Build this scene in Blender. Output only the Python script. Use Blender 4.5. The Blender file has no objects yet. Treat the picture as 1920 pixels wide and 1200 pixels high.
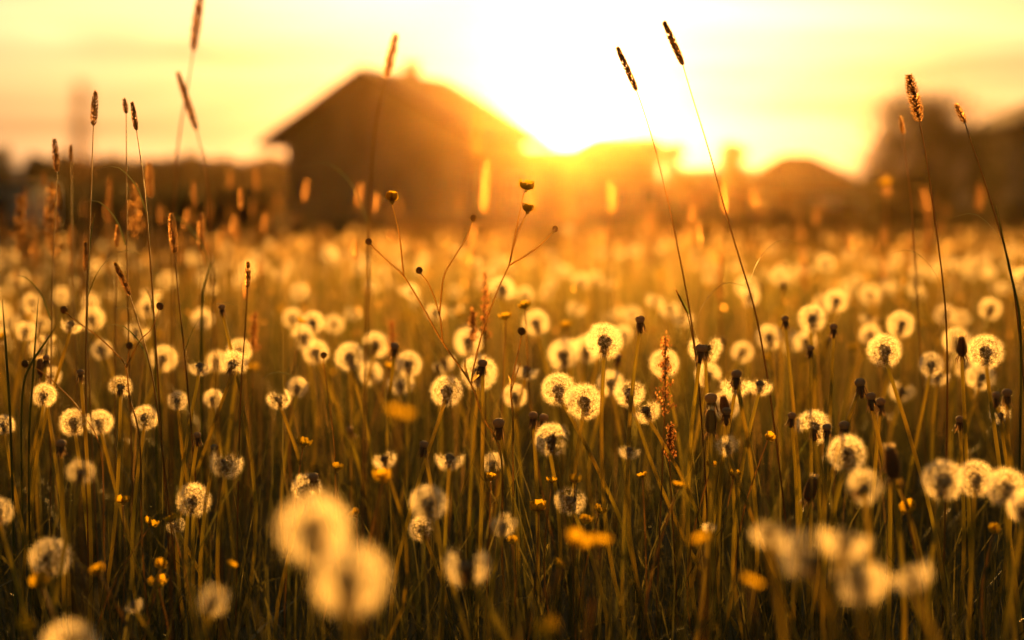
import bpy, math, random
import numpy as np
from mathutils import Vector, Matrix, Quaternion

# ------------------------------------------------------------------ camera, light, exposure
S = bpy.context.scene
COL = S.collection
F = 50.0 / 36.0 * 1920.0                    # focal length in photo pixels
PITCH = math.atan2(192.0, F)
CAM = Vector((0, 0, 0.47))
FW = Vector((0, math.cos(PITCH), -math.sin(PITCH)))
UP = Vector((0, math.sin(PITCH), math.cos(PITCH)))

def at(px, py, d):
    """the point in the meadow seen at photo pixel px, py at distance d"""
    return CAM + d * (FW + Vector(((px - 960) / F, 0, 0)) - (py - 600) / F * UP)

def px_of(p):
    v = Vector(p) - CAM
    d = v.dot(FW)
    return 960 + v.x / d * F, 600 - v.dot(UP) / d * F, d

cd = bpy.data.cameras.new('camera')
cam = bpy.data.objects.new('camera', cd); COL.objects.link(cam)
cam.location = CAM; cam.rotation_euler = (math.pi / 2 - PITCH, 0, 0)
cd.lens = 50; cd.sensor_width = 36; cd.clip_start = 0.02; cd.clip_end = 3000
cd.dof.use_dof = True; cd.dof.focus_distance = 1.48; cd.dof.aperture_fstop = 2.4
S.camera = cam

SUN_DIR = (at(1082, 214, 1.0) - CAM).normalized()
SUN_EL = math.asin(SUN_DIR.z); SUN_AZ = math.atan2(SUN_DIR.x, SUN_DIR.y)
ld = bpy.data.lights.new('sun', 'SUN'); sun = bpy.data.objects.new('sun', ld); COL.objects.link(sun)
ld.energy = 5.0; ld.angle = math.radians(0.5); ld.color = (1.0, 0.45, 0.07)
sun.rotation_euler = SUN_DIR.to_track_quat('Z', 'Y').to_euler()
sun.location = (3, 60, 30)

W = bpy.data.worlds.new('World'); S.world = W; W.use_nodes = True
def build_world():
    nt = W.node_tree; N = nt.nodes; L = nt.links; N.clear()
    out = N.new('ShaderNodeOutputWorld')
    sky = N.new('ShaderNodeTexSky'); sky.sky_type = 'NISHITA'; sky.sun_disc = False
    sky.sun_elevation = SUN_EL; sky.sun_rotation = SUN_AZ
    sky.air_density = 1.6; sky.dust_density = 4.0; sky.ozone_density = 1.0
    tint = N.new('ShaderNodeMix'); tint.data_type = 'RGBA'; tint.blend_type = 'MULTIPLY'; tint.inputs['Factor'].default_value = 1
    L.new(sky.outputs[0], tint.inputs['A']); tint.inputs['B'].default_value = (0.60, 0.53, 0.38, 1)
    bg = N.new('ShaderNodeBackground'); bg.inputs[1].default_value = 0.05
    L.new(tint.outputs['Result'], bg.inputs[0])
    tc = N.new('ShaderNodeTexCoord')
    dot = N.new('ShaderNodeVectorMath'); dot.operation = 'DOT_PRODUCT'
    nrm = N.new('ShaderNodeVectorMath'); nrm.operation = 'NORMALIZE'
    L.new(tc.outputs['Generated'], nrm.inputs[0]); L.new(nrm.outputs[0], dot.inputs[0])
    dot.inputs[1].default_value = SUN_DIR
    def math_(op, a, b=None):
        n = N.new('ShaderNodeMath'); n.operation = op
        for i, v in enumerate((a, b)):
            if v is None: continue
            if isinstance(v, (int, float)): n.inputs[i].default_value = v
            else: L.new(v, n.inputs[i])
        return n.outputs[0]
    ang = math_('ARCCOSINE', math_('MINIMUM', dot.outputs['Value'], 0.9999999))
    def lobe(deg): return math_('EXPONENT', math_('MULTIPLY', ang, -1.0 / math.radians(deg)))
    # thin stretched evening cloud veils
    mp = N.new('ShaderNodeMapping'); mp.inputs['Scale'].default_value = (1.9, 1.9, 17.0); mp.inputs['Location'].default_value = (0.7, 0.2, 0.35)
    mp.inputs['Rotation'].default_value = (0, math.radians(3), 0)
    L.new(nrm.outputs[0], mp.inputs[0])
    no = N.new('ShaderNodeTexNoise'); no.inputs['Scale'].default_value = 1.6; no.inputs['Detail'].default_value = 3.5; no.inputs['Distortion'].default_value = 0.5
    L.new(mp.outputs[0], no.inputs['Vector'])
    cr = N.new('ShaderNodeMapRange'); cr.inputs[1].default_value = 0.36; cr.inputs[2].default_value = 0.66; cr.inputs[3].default_value = 0.62; cr.inputs[4].default_value = 1.3
    L.new(no.outputs[0], cr.inputs[0])
    cr2 = N.new('ShaderNodeMapRange'); cr2.inputs[1].default_value = 0.36; cr2.inputs[2].default_value = 0.66; cr2.inputs[3].default_value = 0.45; cr2.inputs[4].default_value = 1.7
    L.new(no.outputs[0], cr2.inputs[0])
    sep = N.new('ShaderNodeSeparateXYZ'); L.new(nrm.outputs[0], sep.inputs[0])
    # higher = paler (less blue removed), near the horizon = more orange
    hz = N.new('ShaderNodeMapRange'); L.new(sep.outputs['Z'], hz.inputs[0]); hz.inputs[1].default_value = 0.0; hz.inputs[2].default_value = 0.17
    def emit(color, val):
        e = N.new('ShaderNodeBackground'); e.inputs[0].default_value = (*color, 1); L.new(val, e.inputs[1]); return e.outputs[0]
    def add(a, b):
        n = N.new('ShaderNodeAddShader'); L.new(a, n.inputs[0]); L.new(b, n.inputs[1]); return n.outputs[0]
    # two long dull cloud bars, one either side of the sun
    az = math_('ARCTAN2', sep.outputs['X'], sep.outputs['Y'])
    wob = math_('MULTIPLY', math_('SUBTRACT', no.outputs[0], 0.5), 0.03)
    def bar(el, half, az0, az1, depth):
        u = math_('DIVIDE', math_('SUBTRACT', math_('ADD', sep.outputs['Z'], wob), math.radians(el)), math.radians(half))
        g = math_('EXPONENT', math_('MULTIPLY', math_('MULTIPLY', u, u), -1.0))
        r = N.new('ShaderNodeMapRange'); r.interpolation_type = 'SMOOTHSTEP'; L.new(az, r.inputs[0]); r.inputs[1].default_value = math.radians(az0); r.inputs[2].default_value = math.radians(az1)
        return math_('SUBTRACT', 1.0, math_('MULTIPLY', math_('MULTIPLY', g, r.outputs[0]), depth))
    veil = math_('MULTIPLY', bar(5.5, 0.75, 9, 15, 0.14), math_('MULTIPLY', bar(6.4, 0.5, -8, -15, 0.17), bar(3.9, 0.9, -7, -16, 0.10)))
    crv = math_('MULTIPLY', cr.outputs[0], veil); cr2v = math_('MULTIPLY', cr2.outputs[0], veil)
    L.new(math_('MULTIPLY', crv, 0.05), bg.inputs[1])
    wide = math_('MULTIPLY', lobe(30), crv)
    high = math_('MULTIPLY', math_('MULTIPLY', lobe(22), cr2v), hz.outputs[0])
    s = add(bg.outputs[0], emit((0.78, 1.0, 0.60), math_('MULTIPLY', wide, SKY_WIDE)))
    s = add(s, emit((1.0, 0.90, 0.92), math_('MULTIPLY', high, SKY_HIGH)))
    s = add(s, emit((1.0, 0.84, 0.50), math_('MULTIPLY', lobe(5.0), SKY_GLOW)))
    s = add(s, emit((1.0, 0.9, 0.7), math_('MULTIPLY', lobe(0.8), SKY_CORE)))
    L.new(s, out.inputs[0])
SKY_WIDE, SKY_HIGH, SKY_GLOW, SKY_CORE = 0.112, 0.12, 0.5, 4.5
build_world()

S.view_settings.view_transform = 'Standard'; S.view_settings.look = 'None'
S.view_settings.exposure = 2.05; S.view_settings.gamma = 1.0
HAZE_DENSITY, HAZE_G = 0.00016, 0.92
c = S.cycles
S.render.engine = 'CYCLES'
c.max_bounces = 9; c.diffuse_bounces = 4; c.transmission_bounces = 8; c.glossy_bounces = 2; c.volume_bounces = 0
c.use_denoising = True
c.caustics_reflective = False; c.caustics_refractive = False

rng = np.random.default_rng(11)
random.seed(11)

# ------------------------------------------------------------------ materials
def mat(name, color, trans=0.0, rough=0.7, var=0.0, noise=None, spec=0.2, color2=None, tcol=None, fwd=0.0):
    """diffuse/translucent plant and wall material; VAR: random lightness per loose piece; NOISE: scale of a colour mottling"""
    m = bpy.data.materials.new(name); m.use_nodes = True
    nt = m.node_tree; N = nt.nodes; L = nt.links
    b = N['Principled BSDF']; out = N['Material Output']
    b.inputs['Roughness'].default_value = rough
    b.inputs['Specular IOR Level'].default_value = spec
    csock = None
    if color2 is not None or var or noise:
        mix = N.new('ShaderNodeMix'); mix.data_type = 'RGBA'
        c2 = color2 if color2 is not None else tuple(min(1, x * (1 + var)) for x in color)
        c1 = color if color2 is not None else tuple(x * (1 - var) for x in color)
        mix.inputs['A'].default_value = (*c1, 1); mix.inputs['B'].default_value = (*c2, 1)
        if noise:
            t = N.new('ShaderNodeTexCoord'); no = N.new('ShaderNodeTexNoise'); no.inputs['Scale'].default_value = noise; no.inputs['Detail'].default_value = 5
            L.new(t.outputs['Object'], no.inputs['Vector'])
            mr = N.new('ShaderNodeMapRange'); mr.inputs[1].default_value = .3; mr.inputs[2].default_value = .7
            L.new(no.outputs[0], mr.inputs[0]); L.new(mr.outputs[0], mix.inputs['Factor'])
        else:
            g = N.new('ShaderNodeNewGeometry'); L.new(g.outputs['Random Per Island'], mix.inputs['Factor'])
        csock = mix.outputs['Result']
    if csock is not None: L.new(csock, b.inputs['Base Color'])
    else: b.inputs['Base Color'].default_value = (*color, 1)
    if trans > 0:
        tr = N.new('ShaderNodeBsdfTranslucent')
        if tcol is not None: tr.inputs[0].default_value = (*tcol, 1)
        elif csock is not None: L.new(csock, tr.inputs[0])
        else: tr.inputs[0].default_value = (*color, 1)
        tout = tr.outputs[0]
        if fwd > 0:                          # fine hairs and thin tissue scatter light mostly onwards
            rf = N.new('ShaderNodeBsdfRefraction'); rf.distribution = 'GGX'; rf.inputs['Roughness'].default_value = 0.65; rf.inputs['IOR'].default_value = 1.25
            if csock is not None: L.new(csock, rf.inputs[0])
            else: rf.inputs[0].default_value = (*color, 1)
            m2 = N.new('ShaderNodeMixShader'); m2.inputs[0].default_value = fwd
            L.new(tout, m2.inputs[1]); L.new(rf.outputs[0], m2.inputs[2]); tout = m2.outputs[0]
        ms = N.new('ShaderNodeMixShader'); ms.inputs[0].default_value = trans
        L.new(b.outputs[0], ms.inputs[1]); L.new(tout, ms.inputs[2]); L.new(ms.outputs[0], out.inputs[0])
    return m

M = {
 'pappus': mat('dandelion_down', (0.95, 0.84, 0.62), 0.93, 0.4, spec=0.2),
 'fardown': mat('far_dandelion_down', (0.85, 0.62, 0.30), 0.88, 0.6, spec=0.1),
 'core': mat('seed_brown', (0.20, 0.12, 0.06), 0.45, 0.7, var=0.4),
 'dome': mat('receptacle_pale', (0.42, 0.28, 0.17), 0.35, 0.7),
 'bract': mat('bract_olive', (0.24, 0.14, 0.06), 0.5, 0.6, var=0.4),
 'stem': mat('dandelion_stem', (0.40, 0.36, 0.09), 0.7, 0.35, noise=9, color2=(0.46, 0.34, 0.09), fwd=0.25),
 'petal': mat('buttercup_petal', (0.40, 0.24, 0.008), 0.75, 0.35, spec=0.3),
 'anther': mat('buttercup_anther', (0.55, 0.33, 0.03), 0.2),
 'twig': mat('thin_golden_stem', (0.34, 0.22, 0.07), 0.6, 0.5, fwd=0.4),  # stem and bud colours lightened to carry the gold of the glow veil
 'bud': mat('bud_brown', (0.22, 0.13, 0.04), 0.4, fwd=0.3),
 'culm': mat('grass_culm', (0.20, 0.12, 0.04), 0.4, 0.5, fwd=0.5),
 'spike': mat('grass_spike', (0.20, 0.10, 0.036), 0.8, 0.6, var=0.35, fwd=0.6),
 'bristle': mat('grass_bristle', (0.44, 0.30, 0.15), 0.9, 0.5, fwd=0.4),
 'panicle': mat('grass_panicle', (0.19, 0.10, 0.035), 0.65, 0.6, var=0.3, fwd=0.5),
 'sorrel': mat('sorrel_rust', (0.22, 0.07, 0.02), 0.5, 0.6, color2=(0.30, 0.15, 0.05), fwd=0.15),
 'leaf': mat('meadow_leaf', (0.13, 0.14, 0.035), 0.5, 0.5, var=0.4),
 'grass': mat('meadow_grass', (0.035, 0.042, 0.010), 0.5, 0.4, color2=(0.14, 0.115, 0.03), spec=0.3, fwd=0.2),
 'drygrass': mat('dry_grass', (0.14, 0.08, 0.022), 0.75, 0.5, color2=(0.32, 0.18, 0.05), fwd=0.1),  # amber of the added stalks partly stands in for the sun's glow veil
 'fargrass': mat('far_grass', (0.03, 0.026, 0.007), 0.45, 0.6, color2=(0.065, 0.036, 0.010)),
 'soil': mat('meadow_soil', (0.035, 0.032, 0.012), 0, 0.95, noise=2.5, color2=(0.06, 0.045, 0.02)),
 'wall': mat('house_render', (0.20, 0.13, 0.08), 0, 0.9, noise=0.8, color2=(0.27, 0.18, 0.11)),
 'wall_red': mat('house_brick', (0.26, 0.10, 0.05), 0, 0.9, noise=1.2, color2=(0.30, 0.14, 0.07)),
 'wall_pale': mat('outbuilding_render', (0.42, 0.42, 0.42), 0, 0.9, noise=1.0, color2=(0.34, 0.35, 0.37)),
 'roof': mat('roof_tile', (0.10, 0.055, 0.035), 0, 0.8, noise=3, color2=(0.15, 0.075, 0.045)),
 'wood': mat('dark_timber', (0.07, 0.045, 0.03), 0, 0.7),
 'glass': mat('window_pane', (0.03, 0.035, 0.045), 0, 0.08, spec=0.6),
 'trim': mat('window_frame', (0.45, 0.42, 0.38), 0, 0.6),
 'bark': mat('tree_bark', (0.07, 0.05, 0.035), 0, 0.9, noise=6, color2=(0.11, 0.08, 0.05)),
 'foliage': mat('tree_foliage', (0.05, 0.05, 0.015), 0.4, 0.6, color2=(0.10, 0.075, 0.025)),
 'hedge': mat('hedge_foliage', (0.04, 0.045, 0.015), 0.3, 0.6, color2=(0.08, 0.06, 0.022)),
}

# ------------------------------------------------------------------ mesh helpers
class MB:
    """collects vertices and faces, then links them as ONE mesh object"""
    def __init__(s): s.v = []; s.f = []; s.n = 0
    def add(s, v, f):
        s.f += [tuple(i + s.n for i in q) for q in f]; s.v += [tuple(p) for p in v]; s.n += len(v)
    def tube(s, pts, radii, sides=6, cap=True):
        pts = [Vector(p) for p in pts]; k = len(pts); V = []; Fc = []
        ref = Vector((0.31, 1, 0.17)).normalized()
        for i, p in enumerate(pts):
            t = (pts[min(i + 1, k - 1)] - pts[max(i - 1, 0)]).normalized()
            a = t.cross(ref)
            if a.length < 1e-3: a = t.cross(Vector((1, 0, 0)))
            a.normalize(); b = t.cross(a)
            r = radii if isinstance(radii, (int, float)) else radii[i]
            for j in range(sides):
                q = 2 * math.pi * j / sides
                V.append(p + r * (math.cos(q) * a + math.sin(q) * b))
        for i in range(k - 1):
            for j in range(sides):
                j2 = (j + 1) % sides
                Fc.append((i * sides + j, i * sides + j2, (i + 1) * sides + j2, (i + 1) * sides + j))
        if cap:
            Fc.append(tuple(range(sides - 1, -1, -1))); Fc.append(tuple(range((k - 1) * sides, k * sides)))
        s.add(V, Fc)
    def lathe(s, prof, sides=12, M_=None):
        """closed profile of (radius, z) from bottom to top"""
        V = []; Fc = []; k = len(prof)
        for r, z in prof:
            for j in range(sides):
                q = 2 * math.pi * j / sides
                p = Vector((r * math.cos(q), r * math.sin(q), z)); V.append(M_ @ p if M_ else p)
        for i in range(k - 1):
            for j in range(sides):
                j2 = (j + 1) % sides
                Fc.append((i * sides + j, i * sides + j2, (i + 1) * sides + j2, (i + 1) * sides + j))
        Fc.append(tuple(range(sides - 1, -1, -1))); Fc.append(tuple(range((k - 1) * sides, k * sides)))
        s.add(V, Fc)
    def box(s, lo, hi, M_=None):
        x0, y0, z0 = lo; x1, y1, z1 = hi
        V = [Vector(p) for p in ((x0,y0,z0),(x1,y0,z0),(x1,y1,z0),(x0,y1,z0),(x0,y0,z1),(x1,y0,z1),(x1,y1,z1),(x0,y1,z1))]
        if M_: V = [M_ @ p for p in V]
        s.add(V, [(0,3,2,1),(4,5,6,7),(0,1,5,4),(1,2,6,5),(2,3,7,6),(3,0,4,7)])
    def strip(s, pts, widths, side):
        """a ribbon along pts"""
        V = []; side = Vector(side)
        for p, w in zip(pts, widths): V += [Vector(p) - side * w / 2, Vector(p) + side * w / 2]
        s.add(V, [(2*i, 2*i+1, 2*i+3, 2*i+2) for i in range(len(pts) - 1)])
    def mesh(s, name, m, smooth=True):
        me = bpy.data.meshes.new(name); me.from_pydata(s.v, [], s.f); me.materials.append(m)
        if smooth: me.polygons.foreach_set('use_smooth', [True] * len(me.polygons))
        me.update(); return me
    def build(s, name, m, parent=None, smooth=True):
        return link(name, s.mesh(name, m, smooth), parent)

def np_mesh(name, V, Fq, m):
    """big mesh from numpy arrays: V (n,3), Fq (k,3 or 4)"""
    me = bpy.data.meshes.new(name); k, c_ = Fq.shape
    me.vertices.add(len(V)); me.vertices.foreach_set('co', np.ascontiguousarray(V, np.float32).ravel())
    me.loops.add(k * c_); me.loops.foreach_set('vertex_index', np.ascontiguousarray(Fq, np.int32).ravel())
    me.polygons.add(k); me.polygons.foreach_set('loop_start', np.arange(0, k * c_, c_, dtype=np.int32))
    me.materials.append(m); me.update(calc_edges=True); return me

def link(name, me, parent=None):
    o = bpy.data.objects.new(name, me); COL.objects.link(o)
    if parent is not None: o.parent = parent
    return o

def tag(o, label=None, cat=None, group=None, kind=None):
    if label: o['label'] = label
    if cat: o['category'] = cat
    if group: o['group'] = group
    if kind: o['kind'] = kind
    return o

def thing(name, label, cat, loc=(0, 0, 0), group=None, rz=0):
    o = bpy.data.objects.new(name, None); COL.objects.link(o)
    o.location = loc; o.rotation_euler = (0, 0, rz); o.empty_display_size = 0.02
    return tag(o, label, cat, group)

def smooth_path(P, n=18):
    """Catmull-Rom through P"""
    P = [Vector(p) for p in P]
    if len(P) == 2: return [P[0].lerp(P[1], i / (n - 1)) for i in range(n)]
    Q = [P[0] * 2 - P[1]] + P + [P[-1] * 2 - P[-2]]; out = []
    k = len(P) - 1
    for i in range(n):
        u = i / (n - 1) * k; j = min(int(u), k - 1); t = u - j
        a, b, c_, d = Q[j:j + 4]
        out.append(0.5 * ((2 * b) + (c_ - a) * t + (2 * a - 5 * b + 4 * c_ - d) * t * t + (3 * b - a - 3 * c_ + d) * t ** 3))
    return out

def relax(Q, k=40):
    for _ in range(k): Q = [Q[0]] + [Q[i] * .5 + (Q[i - 1] + Q[i + 1]) * .25 for i in range(1, len(Q) - 1)] + [Q[-1]]
    return Q

# ------------------------------------------------------------------ ground, haze
def terrain():
    xs = np.linspace(-220, 220, 89); ys = np.concatenate([np.linspace(-60, 12, 49), np.linspace(14, 330, 90)])
    X, Y = np.meshgrid(xs, ys); Z = 0.02 * np.sin(X * 0.21 + 1) * np.sin(Y * 0.17) * np.clip((Y - 8) / 10, 0, 1)
    V = np.stack([X, Y, Z], -1).reshape(-1, 3); w = len(xs)
    i = (np.arange(len(ys) - 1)[:, None] * w + np.arange(w - 1)[None]).ravel()
    o = link('ground', np_mesh('ground', V, np.stack([i, i + 1, i + w + 1, i + w], -1), M['soil']))
    tag(o, 'dark soil floor of the meadow under the grass', 'ground', kind='structure')
terrain()

def blades(n, pos, h, w, lean, segs=3, tip=0.12):
    """n ribbons: pos (n,2), heights, widths, sideways lean as share of height"""
    th = rng.uniform(0, 2 * np.pi, n); fa = rng.uniform(0, 2 * np.pi, n)
    ld_ = np.stack([np.cos(th), np.sin(th)], -1); sd = np.stack([np.cos(fa), np.sin(fa)], -1)
    V = np.zeros((n, segs + 1, 2, 3))
    for i in range(segs + 1):
        t = i / segs
        off = ld_ * (lean * h * t ** 1.8)[:, None]
        ww = w * (1 - t * (1 - tip)) * 0.5
        for k, sg in enumerate((-1, 1)):
            V[:, i, k, :2] = pos + off + sg * sd * ww[:, None]
            V[:, i, k, 2] = h * t * (1 - 0.25 * np.abs(lean) * t) - 0.01 * (1 - t)
    b = (np.arange(n) * (segs + 1) * 2)[:, None]
    Fs = [np.stack([b[:, 0] + 2*i, b[:, 0] + 2*i + 1, b[:, 0] + 2*i + 3, b[:, 0] + 2*i + 2], -1) for i in range(segs)]
    return V.reshape(-1, 3), np.concatenate(Fs)

def frustum_points(n, d0, d1, margin=0.8):
    """evenly over the wedge of ground that the camera looks along, plus MARGIN metres each side"""
    out = np.zeros((0, 2))
    while len(out) < n:
        y = rng.uniform(d0, d1, n * 2); x = rng.uniform(-1, 1, n * 2) * (0.38 * d1 + margin)
        k = np.abs(x) < 0.38 * y + margin
        out = np.concatenate([out, np.stack([x[k], y[k]], -1)])
    return out[:n]

def grass():
    Vs = []; Fs = []; base = 0
    def put(V, Fq):
        nonlocal base
        Vs.append(V); Fs.append(Fq + base); base += len(V)
    # short dense undergrowth, taller blades, thin culms (near), then coarser with distance
    def zone(n, d0, d1, hm, hs, wm, lean, segs=3, margin=0.8, hmax=9):
        p = frustum_points(n, d0, d1, margin)
        clump = 0.75 + 0.5 * np.sin(p[:, 0] * 7.1 + 1.3 * np.sin(p[:, 1] * 5.3)) * np.sin(p[:, 1] * 4.1 + 0.7)
        h = np.clip(rng.normal(hm, hs, n) * (0.85 + 0.25 * clump), 0.02, hmax)
        put(*blades(n, p, h, rng.uniform(0.6, 1.5, n) * wm, rng.normal(0, lean, n), segs))
    zone(24000, 0.9, 3.6, 0.095, 0.035, 0.0022, 0.5)
    zone(6000, 0.75, 3.8, 0.16, 0.05, 0.0026, 0.35, 4, hmax=0.30)
    zone(3200, 0.9, 4.5, 0.27, 0.05, 0.0012, 0.16, 4, hmax=0.40)
    zone(260, 1.3, 4.5, 0.40, 0.07, 0.0012, 0.14, 5)
    zone(30000, 3.5, 10, 0.17, 0.06, 0.004, 0.4, 3, 1.2)
    zone(4000, 3.5, 12, 0.28, 0.07, 0.0022, 0.2, 3, 1.2)
    zone(500, 1.2, 3.6, 0.09, 0.03, 0.013, 0.8, 4)
    o = link('meadow_grass', np_mesh('meadow_grass', np.concatenate(Vs), np.concatenate(Fs), M['grass']))
    tag(o, 'olive green grass blades and thin stalks filling the meadow', 'grass', kind='stuff')
    Vs.clear(); Fs.clear(); base = 0
    zone(1700, 1.7, 4, 0.32, 0.06, 0.0009, 0.15, 4)
    zone(3000, 3, 8, 0.29, 0.06, 0.0018, 0.18, 3, 1.2)
    zone(1500, 8, 20, 0.26, 0.06, 0.004, 0.2, 2, 3)
    # loose seed fluff at the tops of the dry stalks
    n = 6500; p = np.concatenate([frustum_points(5000, 2.4, 8, 1.0), frustum_points(1500, 8, 18, 3)]); z = rng.normal(.30, .05, n)
    c_ = np.stack([p[:, 0], p[:, 1], z], -1); a = rng.normal(size=(n, 3)) * [.4, .4, 1]; a /= np.linalg.norm(a, axis=1)[:, None]
    b = np.cross(a, rng.normal(size=(n, 3))); b /= np.linalg.norm(b, axis=1)[:, None]; sz = rng.uniform(.004, .011, n)[:, None] * np.clip(p[:, 1:2] / 5, 1, 2)
    V = np.stack([c_ - a * sz, c_ + b * sz * .3, c_ + a * sz, c_ - b * sz * .3], 1).reshape(-1, 3); i = np.arange(n)[:, None] * 4
    put(V, np.concatenate([i, i + 1, i + 2, i + 3], 1))
    o = link('dry_grass', np_mesh('dry_grass', np.concatenate(Vs), np.concatenate(Fs), M['drygrass']))
    tag(o, 'dry grass stalks with loose seed fluff among the dandelions, amber partly for the glow veil', 'grass', kind='stuff')
    Vs.clear(); Fs.clear(); base = 0
    zone(36000, 9, 28, 0.22, 0.07, 0.009, 0.4, 2, 3)
    zone(24000, 26, 60, 0.26, 0.08, 0.02, 0.4, 2, 8)
    zone(8000, 10, 45, 0.42, 0.08, 0.005, 0.15, 2, 5)
    o = link('meadow_grass', np_mesh('meadow_grass', np.concatenate(Vs), np.concatenate(Fs), M['fargrass']))
    tag(o, 'hazy brown gold grass of the far meadow before the houses', 'grass', kind='stuff')
grass()

# ------------------------------------------------------------------ buildings and trees behind the field
def rot2(ang): return Matrix.Rotation(ang, 4, 'Z')

def gable_roof(mb, L_, hw, ze, zr, over, thick=0.22, x0=None):
    """two sloping slabs, ridge along local X from -L_/2 to L_/2"""
    a, b = -L_ / 2 - over, L_ / 2 + over
    sl = (zr - ze) / hw; oy = hw + over; zo = ze - sl * over
    for sg in (-1, 1):
        V = [(a, 0, zr), (b, 0, zr), (b, sg * oy, zo), (a, sg * oy, zo)]
        V += [(x, y, z - thick) for x, y, z in V]
        mb.add(V, [(0,1,2,3),(7,6,5,4),(0,4,5,1),(1,5,6,2),(2,6,7,3),(3,7,4,0)])

def gable_walls(mb, L_, hw, ze, zr):
    a, b = -L_ / 2, L_ / 2
    V = [(a,-hw,0),(a,hw,0),(a,hw,ze),(a,0,zr),(a,-hw,ze),(b,-hw,0),(b,hw,0),(b,hw,ze),(b,0,zr),(b,-hw,ze)]
    mb.add(V, [(0,4,3,2,1),(5,6,7,8,9),(0,5,9,4),(1,2,7,6)])

def window(parent, M_, w, h, label=None):
    """frame proud of the wall, sill, pane set in it; local frame: x along wall, y outwards (negative = out), origin at sill centre"""
    fr = MB(); t = 0.07
    fr.box((-w/2 - t, -0.05, -t), (w/2 + t, 0.03, 0), M_); fr.box((-w/2 - t, -0.05, h), (w/2 + t, 0.03, h + t), M_)
    fr.box((-w/2 - t, -0.05, 0), (-w/2, 0.03, h), M_); fr.box((w/2, -0.05, 0), (w/2 + t, 0.03, h), M_); fr.box((-0.025, -0.04, 0), (0.025, 0.03, h), M_)
    f = fr.build('window', M['trim'], parent, False)
    pn = MB(); pn.box((-w/2, -0.015, 0), (w/2, 0.01, h), M_); pn.build('pane', M['glass'], f, False)
    si = MB(); si.box((-w/2 - 0.12, -0.12, -t - 0.05), (w/2 + 0.12, 0.02, -t), M_); si.build('sill', M['trim'], f, False)

def gable_house(name, label, loc, rz, L_, hw, ze, zr, wall='wall', over=0.6, chimney=None, wins=()):
    t = thing(name, label, 'house', loc, 'houses behind the meadow', rz)
    w = MB(); gable_walls(w, L_, hw, ze, zr - 0.24); w.build('wall', M[wall], t, False)
    r = MB(); gable_roof(r, L_, hw, ze, zr, over); ro = r.build('roof', M['roof'], t, False)
    if chimney:
        cx, cy, cw, ch = chimney; k = MB(); k.box((cx - cw, cy - cw, zr - 1.2), (cx + cw, cy + cw, zr + ch)); k.box((cx - cw - .07, cy - cw - .07, zr + ch), (cx + cw + .07, cy + cw + .07, zr + ch + .12))
        k.build('chimney', M['wall_red'], ro, False)
    for face, u, z, ww, hh in wins:
        if face == 'gable': Mw = Matrix.Translation((-L_ / 2, u, z)) @ rot2(-math.pi / 2)
        else: Mw = Matrix.Translation((u, -hw, z))
        window(t, Mw, ww, hh)
    return t

# the big gabled house: ridge runs away to the right
H_D = 65.0
pn_ = at(684, 124, H_D); pf_ = at(828, 149, H_D * 1.088)
rv = Vector((pf_.x - pn_.x, pf_.y - pn_.y, 0)); RL = rv.length; zr_ = (pn_.z + pf_.z) / 2
mid = (pn_ + pf_) / 2; ang = math.atan2(rv.y, rv.x)
gable_house('gabled_house', 'large dark gabled house with chimney, its roof edge against the low sun', (mid.x, mid.y, 0), ang,
            RL - 1.2, 5.05, zr_ - 2.75, zr_, 'wall', 1.0, (0.6, 0.0, 0.28, 0.45),
            [('side', -1.4, 1.0, 1.1, 1.3), ('side', 1.6, 1.0, 1.1, 1.3)])
def hip_house(name, label, x0, x1, xr0, xr1, yridge, yeave, d, wall, group='houses behind the meadow', wins=True):
    """hipped roof read from its outline in the photograph: eaves x0..x1, ridge xr0..xr1"""
    a = at(x0, yeave, d); b = at(x1, yeave, d); r0 = at(xr0, yridge, d); r1 = at(xr1, yridge, d)
    cx = (a.x + b.x) / 2; t = thing(name, label, 'house', (cx, d, 0), group)
    ze = a.z; zr = r0.z; hd = 3.6
    E = [(a.x - cx, -hd, ze), (b.x - cx, -hd, ze), (b.x - cx, hd, ze), (a.x - cx, hd, ze)]
    R_ = [(r0.x - cx, 0, zr), (r1.x - cx, 0, zr)]
    mb = MB(); mb.add(E + R_ + [(x, y, z - 0.18) for x, y, z in E],
        [(0,1,5,4),(2,3,4,5),(1,2,5),(3,0,4),(0,6,7,1),(1,7,8,2),(2,8,9,3),(3,9,6,0),(9,8,7,6)])
    mb.build('roof', M['roof'], t, False)
    w = MB(); w.box((a.x - cx + .5, -hd + .5, 0), (b.x - cx - .5, hd - .5, ze - 0.185)); w.build('wall', M[wall], t, False)
    if wins:
        for u in (-0.3, 0.05, 0.32):
            window(t, Matrix.Translation((u * (b.x - a.x), -hd + .5, 0.95)), 1.2, 1.2)
    return t
hip_house('ridged_house', 'low house with level ridge half lost in the sun glow beside the gabled house', 1044, 1242, 1116, 1232, 256, 296, 84, 'wall')  # left hip shaped to open the bright notch of the sun's bloom
hip_house('hipped_house', 'low reddish house with hipped roof between the sun glow and the round tree', 1366, 1612, 1464, 1516, 290, 350, 112, 'wall_red')
hip_house('flat_ridged_house', 'low house with long flat roof line under the small tuft of tree', 1216, 1440, 1262, 1406, 315, 350, 125, 'wall_red')
hip_house('dark_house', 'dark house cut by the frame behind the round tree, roof rising steeply', 1832, 2340, 1995, 2140, 158, 244, 58, 'wall')
hip_house('low_barn', 'low dark barn roof standing behind the foot of the round tree', 1612, 1760, 1640, 1720, 318, 352, 75, 'wall')
hip_house('far_cottage', 'tiny far cottage with peaked roof above the low treeline', 196, 252, 218, 226, 289, 306, 170, 'wall', wins=False)

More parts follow.
